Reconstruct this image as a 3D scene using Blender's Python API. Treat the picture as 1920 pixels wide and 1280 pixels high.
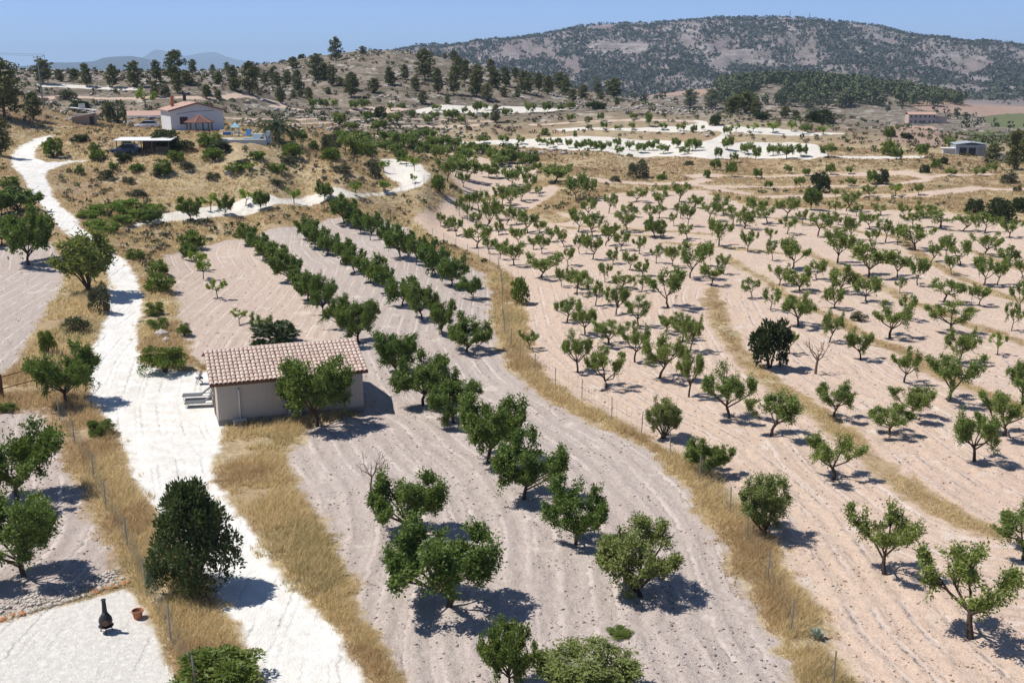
import bpy, bmesh, math, random
import numpy as np
from mathutils import Vector, Matrix
for o in list(bpy.data.objects): bpy.data.objects.remove(o)
sc = bpy.context.scene
COL = sc.collection
rad = math.radians
# ---------------------------------------------------------------- camera, sky, sun, exposure
cam = bpy.data.cameras.new('camera'); cam.sensor_width = 36; cam.lens = 37.5
cam.clip_start = .5; cam.clip_end = 120000
camo = bpy.data.objects.new('camera', cam); COL.objects.link(camo)
camo.location = (0, 0, 21); camo.rotation_euler = (rad(90-14.17), 0, 0); sc.camera = camo
SUN_EL, SUN_AZ = 60, -84            # azimuth from +Y, clockwise: the sun stands to the left
wd = bpy.data.worlds.new('World'); sc.world = wd; wd.use_nodes = True
nt = wd.node_tree; nt.nodes.clear()
sky = nt.nodes.new('ShaderNodeTexSky'); sky.sky_type = 'NISHITA'; sky.sun_disc = False
sky.sun_elevation = rad(SUN_EL); sky.sun_rotation = rad(SUN_AZ); sky.altitude = 3500; sky.air_density = .4; sky.dust_density = 0; sky.ozone_density = 5.0
bg = nt.nodes.new('ShaderNodeBackground'); bg.inputs[1].default_value = .15
wo = nt.nodes.new('ShaderNodeOutputWorld')
nt.links.new(sky.outputs[0], bg.inputs[0]); nt.links.new(bg.outputs[0], wo.inputs[0])
sl = bpy.data.lights.new('sun', 'SUN'); sl.energy = 3.9; sl.angle = rad(.5); sl.color = (1, .955, .88)
so = bpy.data.objects.new('sun', sl); COL.objects.link(so)
_sd = Vector((math.sin(rad(SUN_AZ))*math.cos(rad(SUN_EL)), math.cos(rad(SUN_AZ))*math.cos(rad(SUN_EL)), math.sin(rad(SUN_EL))))
so.rotation_euler = (-_sd).to_track_quat('-Z', 'Y').to_euler(); so.location = (-40, 20, 80)
sc.view_settings.view_transform = 'Standard'; sc.view_settings.look = 'None'; sc.view_settings.exposure = .5; sc.view_settings.gamma = 1
sc.view_settings.use_curve_mapping = False
sc.cycles.use_denoising = True; sc.cycles.max_bounces = 6; sc.cycles.diffuse_bounces = 3; sc.cycles.transmission_bounces = 3
sc.cycles.volume_bounces = 1; sc.cycles.sample_clamp_indirect = 6
# ---------------------------------------------------------------- measured layout in world metres
CTRL = [[-20.21,23.25,0],[-13.29,23.25,0],[-6.64,23.25,0],[0.0,23.25,0],[6.64,23.25,0],[13.29,23.25,0],[19.93,23.25,0],[-27.62,33.72,0],[-18.16,33.72,0],[-9.08,33.72,0],[0.0,33.72,0],[9.08,33.72,0],[18.16,33.72,0],[27.24,33.72,0],[-36.56,46.35,0],[-24.04,46.35,0],[-12.02,46.35,0],[0.0,46.35,0],[12.02,46.35,0],[24.04,46.35,0],[36.06,46.35,0],[-47.55,61.89,0],[-31.27,61.89,0],[-15.63,61.89,0],[0.0,61.89,0],[15.63,61.89,0],[31.27,61.89,0],[46.9,61.89,0],[-49.76,76.38,0.9],[-32.46,77.52,0.6],[-20.84,79.04,0.2],[-2.48,79.8,0],[18.15,79.8,0],[47.03,79.8,0],[-54.05,91.27,1.8],[-45.43,92.7,1.5],[-34.84,94.13,1.2],[-24.0,97.93,0.4],[-3.06,99.83,0],[22.43,99.83,0],[47.91,99.83,0],[68.3,99.83,0],[-60.32,102.61,2.6],[-51.0,104.84,2.2],[-38.66,105.96,2.0],[-26.39,113.21,0.7],[-3.54,116.56,0.1],[26.11,117.11,0],[55.52,116.56,0.1],[-66.09,113.14,3.6],[-55.96,115.74,3.2],[-45.39,117.04,3.0],[-35.19,129.39,1.1],[-26.2,130.04,1.0],[-13.29,132.0,0.7],[9.54,135.25,0.2],[36.96,135.9,0.1],[64.03,135.25,0.2],[-70.0,125.99,4.8],[-52.99,127.54,4.6],[11.23,160.2,0.4],[43.51,160.98,0.3],[75.01,159.43,0.5],[-45.96,128.94,2.8],[-35.6,138.92,0.9],[-27.92,138.92,0.9],[-22.96,142.91,0.9],[-36.37,128.89,0.85],[-43.4,137.44,2.5],[-38.17,143.87,2.5],[-32.02,145.5,2.8],[-25.77,151.78,3.0],[-17.6,160.53,3.4],[-21.19,157.37,3.2],[-12.92,162.42,4.4],[-13.22,175.3,4.9],[-16.11,189.24,5.2],[-24.05,198.51,5.3],[-39.85,151.99,2.9],[-30.17,157.17,3.3],[-18.15,162.02,3.8],[-17.98,169.13,4.3],[-18.1,182.58,4.95],[-19.55,150.07,0.95],[-16.87,156.76,1.0],[-11.12,158.79,0.9],[-8.83,160.54,1.0],[-8.65,173.4,1.3],[-8.58,191.68,1.6],[-8.39,211.41,2.0],[0.0,190.96,1.2],[8.64,192.89,1.0],[32.95,194.82,0.8],[61.41,192.89,1],[88.85,190.0,1.3],[-61.27,152.15,5.6],[-48.59,155.12,5.3],[-37.02,155.12,5.3],[-26.64,157.59,5.05],[-51.67,157.76,6.2],[-39.93,157.76,6.2],[-29.04,162.56,5.75],[-52.52,160.75,7.5],[-40.59,160.75,7.5],[-72.03,161.85,8.2],[-65.84,164.38,8.0],[-83.28,151.73,9],[-67.31,157.17,7.8],[-82.24,179.37,9],[-68.04,170.41,9.6],[-82.71,194.36,9.6],[-98.16,180.15,12],[-92.44,196.16,11.2],[-54.02,165.82,9.1],[-41.74,165.82,9.1],[-43.38,172.72,10.2],[-38.46,177.52,9.9],[-56.14,172.72,10.2],[-57.21,190.95,11],[-69.86,187.13,11.2],[-63.14,189.04,11.1],[-31.39,176.54,7.9],[-26.21,176.61,6.6],[-41.34,233.64,8.2],[-32.19,251.9,7.2],[-21.53,273.8,6],[-29.41,229.56,6.2],[-18.32,231.8,3.8],[-6.9,232.65,2.6],[4.38,221.17,2.1],[26.43,222.34,2.0],[48.45,222.34,2.0],[59.93,204.67,1.8],[78.57,200.4,2.2],[101.78,197.21,2.5],[-10.24,259.77,4.0],[5.21,264.57,4.2],[31.28,264.57,4.2],[21.62,230.45,3.9],[42.11,230.45,3.9],[61.46,230.45,3.9],[61.99,256.72,4.2],[18.84,273.8,6.0],[45.75,273.8,6.0],[74.61,281.1,5.6],[47.68,285.74,7.0],[20.5,298.75,7.8],[41.83,294.23,8.0],[96.73,298.49,5.8],[52.85,317.73,9.4],[33.61,312.25,9.6],[74.61,311.02,8.9],[96.57,307.81,7.4],[100.64,288.4,5.2],[101.27,265.24,3.9],[104.79,256.01,3.5],[98.42,237.05,2.6],[112.53,242.2,2.2],[149.58,306.98,2.4],[-58.97,301.56,11],[-40.63,319.65,10.4],[-9.64,328.7,10.1],[14.86,337.75,9.8],[-24.55,313.62,9.4],[0.0,319.02,9.2],[-47.05,266.71,9.6],[-23.48,299.47,8.2],[-70.32,271.4,12],[-83.83,259.97,13],[-103.77,246.97,13.4],[-114.55,211.23,14.5],[-86.97,270.29,15],[-109.54,261.28,15.2],[-114.57,211.73,16.3],[-142.16,264.18,19],[-126.58,271.99,18.2],[-115.44,276.9,17.6],[-91.42,285.73,17.4],[-74.66,290.56,16.5],[-196.06,348.65,22],[-168.77,362.65,21],[-146.2,372.32,20.6],[-121.9,380.97,20.6],[-104.8,386.03,20.8],[-81.62,366.01,17.5],[-64.47,369.42,19.5],[-46.9,372.06,21],[-29.0,373.88,20],[-10.9,374.84,17.6],[7.27,374.93,14.4],[25.39,374.14,11.8],[-101.22,417.92,22.38],[-85.62,421.39,24.56],[-69.68,424.32,27.17],[-55.57,426.39,28.39],[-41.31,428.01,28.62],[-26.97,429.15,25.63],[-8.33,429.92,21.61],[8.35,429.92,17.97],[27.16,429.14,13.51],[45.88,427.55,10.7],[-264.69,470.68,14],[-207.8,498.42,14],[-164.56,514.32,14],[-117.53,527.05,16],[-67.53,535.76,20],[-15.7,539.77,14],[23.54,539.49,6],[62.41,536.38,-1],[-392.13,697.31,0],[-243.79,761.95,0],[-137.54,788.09,2],[-42.6,798.86,2],[34.87,799.24,-4],[68.31,414.41,4],[97.07,408.63,1],[124.46,401.14,-1.5],[174.16,382.19,-3],[216.39,359.97,-3],[69.34,595.98,-4],[111.46,589.56,-5],[151.95,580.44,-6],[214.59,560.31,-6.5],[270.12,535.76,-6.5],[326.86,503.16,-6],[115.47,700.55,-6],[164.09,690.78,-6],[210.39,678.11,-6.5],[267.77,657.57,-7.5],[319.64,633.98,-8],[90.14,845.21,0],[130.3,839.95,6],[177.32,831.3,11.5],[215.26,822.29,12.5],[251.88,811.82,9.5],[293.86,797.59,4],[330.32,783.19,-3],[367.78,766.31,-8],[437.93,728.5,-8],[-189.12,1083.62,-11],[-31.98,1099.53,-11],[100.89,1095.36,-11],[229.47,1075.8,-11],[348.95,1043.19,-11],[456.14,1000.97,-11],[566.73,942.77,-11],[-326.48,1464.04,-12],[-187.58,1488.22,-12],[-43.61,1499.37,-12],[137.58,1493.68,-12],[312.92,1467.0,-12],[475.84,1422.53,-12],[622.01,1364.96,-12],[772.81,1285.6,-12],[-785.73,2895.28,21.13],[-563.29,2074.9,3.65],[-1126.58,4149.8,6.34],[-1833.97,6755.48,-5],[-570.26,2945.3,35.02],[-409.29,2110.68,9.21],[-818.58,4221.37,10.51],[-1332.57,6871.99,-5],[-458.46,2964.76,54.56],[-329.59,2124.59,17.02],[-659.18,4249.17,16.37],[-1073.08,6917.26,-5],[-373.64,2976.64,65.82],[-268.87,2133.12,21.53],[-537.73,4266.24,19.75],[-875.38,6945.05,-5],[-288.06,2986.14,77.1],[-207.48,2139.96,26.04],[-414.97,4279.93,23.13],[-675.53,6967.33,-5],[-115.55,2997.77,89.87],[-83.32,2148.38,31.15],[-166.64,4296.77,26.96],[-271.28,6994.74,-5],[-14.44,2999.97,105.23],[-10.42,2149.97,37.29],[-20.85,4299.95,31.57],[-33.93,6999.92,-5],[129.57,2997.2,125.93],[93.72,2147.96,45.57],[187.43,4295.91,37.78],[305.12,6993.35,-5],[243.82,2990.08,142.2],[176.59,2142.74,52.08],[353.18,4285.47,42.66],[574.94,6976.35,-5],[413.18,2971.41,145.52],[299.32,2129.06,53.41],[598.64,4258.13,43.66],[974.53,6931.83,-5],[551.13,2948.94,151.33],[399.42,2112.57,55.73],[798.83,4225.15,45.4],[1300.42,6878.15,-5],[672.2,2923.72,155.55],[487.28,2094.05,57.42],[974.56,4188.11,46.66],[1586.49,6817.85,-5],[803.46,2890.41,147.33],[581.96,2069.74,54.13],[1163.92,4139.48,44.2],[1894.75,6738.69,-5],[905.63,2860.04,134.13],[655.19,2047.74,48.85],[1310.38,4095.47,40.24],[2133.18,6667.05,-5],[1005.39,2826.51,111.89],[725.99,2023.72,39.96],[1451.98,4047.44,33.57],[2363.69,6588.85,-5],[1124.68,2781.2,93.64],[810.87,1991.23,32.66],[1621.73,3982.46,28.09],[2640.03,6483.07,-5],[1259.79,2722.67,79.39],[907.17,1949.24,26.96],[1814.33,3898.49,23.82],[2953.56,6346.38,-5],[1446.24,2628.38,62.56],[1039.96,1881.75,20.22],[2079.92,3763.5,18.77],[3385.91,6126.63,-5],[1714.09,2462.09,43.59],[1230.68,1762.93,12.63],[2461.37,3525.86,13.08],[4006.88,5739.77,-5],[-781.91,1280.08,-15],[-1563.82,2560.17,-15],[-2606.37,4266.95,-15],[-632.91,1359.94,-15],[-1265.81,2719.88,-15],[-2109.69,4533.13,-15],[-488.19,1418.33,-15],[-976.37,2836.67,-15],[-1627.29,4727.78,-15],[-0.52,-2.95,0.0],[-5.21,-29.54,0.0],[-20.84,-118.18,0.0],[-69.46,-393.92,2.0],[-260.47,-1477.21,2.0],[-2.6,-1.5,0.0],[-25.98,-15.0,0.0],[-103.92,-60.0,0.0],[-346.41,-200.0,2.0],[-1299.04,-750.0,2.0],[-2.95,0.52,0.0],[-29.54,5.21,0.0],[-118.18,20.84,0.0],[-393.92,69.46,2.0],[-1477.21,260.47,2.0],[-2.3,1.93,0.0],[-22.98,19.28,0.0],[-91.93,77.13,0.0],[-306.42,257.12,2.0],[-1149.07,964.18,2.0],[2.3,1.93,0.0],[22.98,19.28,0.0],[91.93,77.13,0.0],[306.42,257.12,2.0],[1149.07,964.18,2.0],[2.95,0.52,0.0],[29.54,5.21,0.0],[118.18,20.84,0.0],[393.92,69.46,2.0],[1477.21,260.47,2.0],[2.6,-1.5,0.0],[25.98,-15.0,0.0],[103.92,-60.0,0.0],[346.41,-200.0,2.0],[1299.04,-750.0,2.0],[0.52,-2.95,0.0],[5.21,-29.54,0.0],[20.84,-118.18,0.0],[69.46,-393.92,2.0],[260.47,-1477.21,2.0],[0,3,0.0],[0,12,0.0],[0,22,0.0],[-10425.49,17067.78,-10],[-4353.09,19520.52,-10],[387.75,19996.24,-10],[6753.4,18825.29,-10],[10304.19,17141.28,-10],[-31276.47,51203.34,-10],[-13059.28,58561.55,-10],[1163.26,59988.72,-10],[20260.2,56475.88,-10],[30912.58,51423.85,-10]]
BROWN = [[-38.31,115.73],[-33.98,129.77],[-30.82,133.14],[-22.84,112.7],[-17.09,95.52],[-13.61,82.47],[-17.01,82.44],[-21.6,74.32],[-23.79,76.84],[-25.96,81.84],[-30.75,95.61]]
ROAD = [[-84.0,197.73],[-84.7,191.21],[-82.55,181.02],[-76.11,163.9],[-72.12,155.31],[-66.83,147.08],[-62.69,139.54],[-55.14,126.35],[-51.2,120.23],[-47.57,115.18],[-44.22,111.15],[-41.82,107.36],[-39.46,102.73],[-36.64,95.42],[-34.28,88.37],[-33.2,83.49],[-31.61,77.6],[-29.91,72.39],[-27.86,67.22],[-26.02,64.43],[-23.55,60.37],[-22.26,57.79],[-20.43,53.71],[-18.55,50.54],[-15.67,45.98],[-12.63,40.83],[-10.95,37.75],[-9.51,35.13],[-8.35,32.99],[-6.86,30.07],[-2.92,30.07],[-4.74,33.05],[-5.12,33.85],[-5.76,34.99],[-7.32,37.96],[-8.83,40.24],[-10.91,43.95],[-12.92,47.99],[-14.39,50.49],[-15.53,52.5],[-16.35,54.89],[-16.76,57.11],[-17.74,61.61],[-19.75,73.11],[-21.58,73.25],[-23.97,73.6],[-25.78,74.14],[-27.48,75.56],[-30.12,82.87],[-31.28,87.46],[-33.47,94.59],[-36.04,100.83],[-39.92,108.55],[-42.99,112.8],[-45.91,116.9],[-49.59,121.97],[-55.0,130.96],[-60.47,140.58],[-64.8,149.48],[-66.03,152.9],[-66.37,161.59],[-64.6,164.33],[-67.02,163.28],[-68.61,159.04],[-71.78,162.78],[-73.62,166.37],[-77.15,175.33],[-81.69,188.47],[-82.32,194.11]]
WHITE = [[[-45.3,124.45],[-45.59,130.11],[-44.75,135.17],[-39.73,141.62],[-34.0,145.58],[-30.81,151.13],[-26.47,152.88],[-22.96,154.49],[-20.57,158.7],[-16.68,161.01],[-13.69,161.84],[-12.58,164.38],[-13.31,176.58],[-15.81,187.84],[-22.57,204.72],[-24.51,199.94],[-21.95,182.38],[-20.54,173.19],[-17.71,166.47],[-17.15,162.64],[-20.69,159.78],[-23.2,156.29],[-30.18,157.23],[-32.9,151.64],[-39.83,151.94],[-43.0,145.79],[-46.08,139.44],[-46.97,134.22]],[[-18.84,249.81],[-12.71,266.13],[0.93,270.66],[28.47,267.86],[35.54,268.43],[44.14,254.63],[48.09,260.56],[52.82,272.1],[52.7,280.96],[57.29,281.14],[54.33,270.89],[48.56,252.74],[56.13,259.06],[67.29,262.73],[72.05,256.52],[70.12,242.57],[67.07,228.15],[61.25,223.6],[50.68,233.04],[41.37,225.52],[31.43,236.49],[22.24,229.8],[14.5,238.85],[5.05,256.04],[-3.88,262.54],[-12.74,258.65]],[[9.98,286.09],[33.24,284.46],[43.64,285.92],[50.48,292.44],[48.32,297.0],[52.69,296.17],[52.75,288.26],[60.97,284.93],[70.3,285.21],[79.63,281.81],[89.84,283.37],[78.14,276.34],[67.72,274.33],[59.12,273.33],[51.6,276.4],[42.16,276.75],[32.75,280.12],[13.76,279.97]],[[-28.17,320.14],[-21.18,328.5],[1.15,337.27],[17.7,338.33],[4.43,323.68],[-11.88,319.55],[-27.63,313.68]],[[-121.27,277.81],[-110.85,281.45],[-94.92,283.17],[-93.84,279.82],[-109.12,276.86],[-118.73,271.83]],[[67.28,228.89],[72.76,230.11],[90.44,236.85],[88.28,231.04],[71.48,225.91]]]
PINK = [[[-63.89,279.36],[-63.04,294.79],[-42.27,322.83],[-29.09,321.75],[-34.82,314.87],[-50.56,313.36]],[[-11.11,158.6],[-6.95,174.1],[0.0,180.73],[7.81,196.41],[8.52,190.15],[6.23,178.4],[3.41,170.62],[2.48,165.49],[9.72,161.9],[16.28,181.43],[22.63,189.27],[35.27,191.45],[34.32,186.12],[38.63,168.0],[49.82,166.04],[65.09,162.66],[69.31,153.64],[82.81,144.77],[82.04,121.12],[21.22,27.37],[12.21,33.44],[12.1,36.3],[12.18,38.76],[12.19,43.06],[12.16,46.94],[11.81,50.09],[11.34,53.19],[10.16,56.34],[8.65,58.4],[7.17,61.96],[4.87,66.43],[2.96,71.05],[1.62,78.46],[1.25,87.05],[1.41,98.29],[0.28,109.4],[-1.81,118.88],[-6.0,132.02],[-12.16,151.19],[-14.73,154.65]],[[-14.58,226.8],[-7.03,236.96],[5.5,222.39],[3.9,196.29],[-2.75,183.76],[-7.07,177.22],[-10.22,186.92]]]
GREY = [[[-38.31,115.73],[-30.75,95.61],[-25.96,81.84],[-23.79,76.84],[-21.6,74.32],[-9.36,66.2],[-9.48,64.52],[-12.2,61.8],[-12.43,58.79],[-13.05,57.3],[-11.93,53.98],[-10.64,50.97],[-9.61,48.26],[-8.43,45.84],[-7.37,42.98],[-6.5,40.59],[-5.61,37.88],[-4.7,35.91],[-3.66,33.45],[-2.4,30.07],[10.33,30.17],[9.86,33.78],[10.0,36.35],[10.05,39.75],[9.86,42.55],[9.63,45.65],[9.12,50.06],[8.78,53.13],[7.87,57.14],[6.11,61.02],[4.04,64.21],[2.12,67.55],[0.92,71.01],[0.0,74.61],[-0.7,79.68],[-1.43,86.84],[-2.01,93.2],[-1.99,102.72],[-2.69,110.3],[-4.38,115.24],[-6.72,120.75],[-10.32,127.92],[-14.93,152.49],[-19.72,151.43],[-23.53,146.78],[-26.19,145.07],[-28.11,139.9],[-31.86,137.87],[-33.98,129.77],[-36.7,125.46]],[[-63.75,108.86],[-54.86,113.3],[-49.86,114.43],[-44.21,104.48],[-41.67,96.83],[-39.74,89.24],[-38.47,83.1],[-36.27,76.16],[-35.63,72.19],[-41.48,68.55]],[[-38.93,63.97],[-32.52,64.59],[-30.09,64.86],[-26.63,58.96],[-24.2,54.84],[-20.8,49.0],[-17.97,44.11],[-16.3,41.39],[-18.31,39.65],[-20.27,38.25],[-23.08,35.76]]]
PATIO = [[-23.75,35.2],[-20.17,38.03],[-18.21,39.41],[-16.15,40.97],[-14.64,38.62],[-13.3,36.26],[-11.73,33.4],[-9.92,29.98],[-19.19,27.41]]
PATHS = [[[[5.83,297.16],[24.05,297.39],[36.01,296.32],[49.27,293.87]],1.6],[[[-112.36,252.81],[-108.41,264.77],[-91.29,267.41],[-75.75,277.35],[-63.99,297.96]],1.5],[[[35.92,195.17],[42.84,195.68],[57.97,193.6],[68.01,192.34],[75.6,195.61]],1.3],[[[31.7,199.28],[35.7,193.91],[40.84,186.24]],1.3],[[[43.44,181.47],[46.83,182.0],[59.17,180.64],[68.06,178.46],[74.66,183.05],[81.35,187.23],[88.19,185.52]],1.8],[[[12.53,201.83],[18.77,198.77],[23.39,199.36],[33.85,200.33],[36.3,202.44]],1.8],[[[-66.8,257.31],[-51.2,261.23],[-38.19,299.84],[-16.37,303.68],[-5.97,304.69]],1.2],[[[-63.73,240.62],[-50.99,247.46],[-27.87,283.97],[-8.74,296.78]],1.4],[[[-14.11,238.08],[-7.37,248.99],[3.7,250.24]],1.5],[[[4.51,227.92],[0.0,207.16],[-3.84,192.91]],1.5]]
STRIPS = [[[[20.13,104.52],[19.18,100.17],[17.85,88.63],[17.46,76.55],[18.15,71.11],[19.45,65.08],[19.97,60.07],[20.11,55.69],[20.65,52.26],[21.34,48.4],[22.43,46.41]],0.8],[[[24.89,122.42],[26.53,111.12],[26.81,97.1],[28.55,92.83],[29.18,83.23],[30.55,79.86],[30.59,73.56],[31.75,69.12],[32.9,64.64]],0.65],[[[35.24,127.33],[36.17,119.04],[36.69,112.91],[37.53,105.27],[37.97,97.75],[39.2,90.92],[41.21,82.32]],0.72],[[[50.35,136.99],[47.77,121.01],[47.38,111.04],[47.32,101.96],[48.7,98.24]],0.72],[[[19.45,133.06],[24.4,130.78],[29.77,128.2],[34.16,125.17]],0.58],[[[10.36,147.42],[17.2,142.65],[26.11,140.29]],0.72],[[[6.75,149.42],[13.32,139.4],[20.03,137.2]],0.43],[[[3.36,167.99],[4.92,163.97],[6.97,154.46]],1.74],[[[37.84,154.12],[44.52,147.8],[48.8,140.61],[50.79,136.28]],0.72],[[[55.17,127.06],[55.04,119.51],[55.75,113.27]],0.72]]
WHITE_SOIL = [[32.65,208.86],[39.56,209.86],[62.16,208.19],[77.49,208.17],[77.93,201.86],[93.67,209.88],[91.96,205.91],[75.98,197.41],[73.58,203.15],[61.09,204.47],[45.37,207.72],[34.57,204.75]]
REDV = [[[177.04,1546.49],[145.57,808.01],[141.07,782.27],[99.98,854.3]],[[268.92,755.11],[560.2,1383.82],[539.8,1139.08],[359.41,757.05],[300.55,697.56],[265.97,715.88]],[[97.97,288.88],[205.1,528.62],[117.4,283.96],[102.23,259.21],[95.85,266.56]]]
GRNV = [[[295.67,685.91],[374.93,790.02],[266.56,559.8],[248.45,556.15]],[[196.12,480.87],[231.28,523.36],[206.07,445.7],[123.26,271.87],[113.48,267.82]]]
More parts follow.
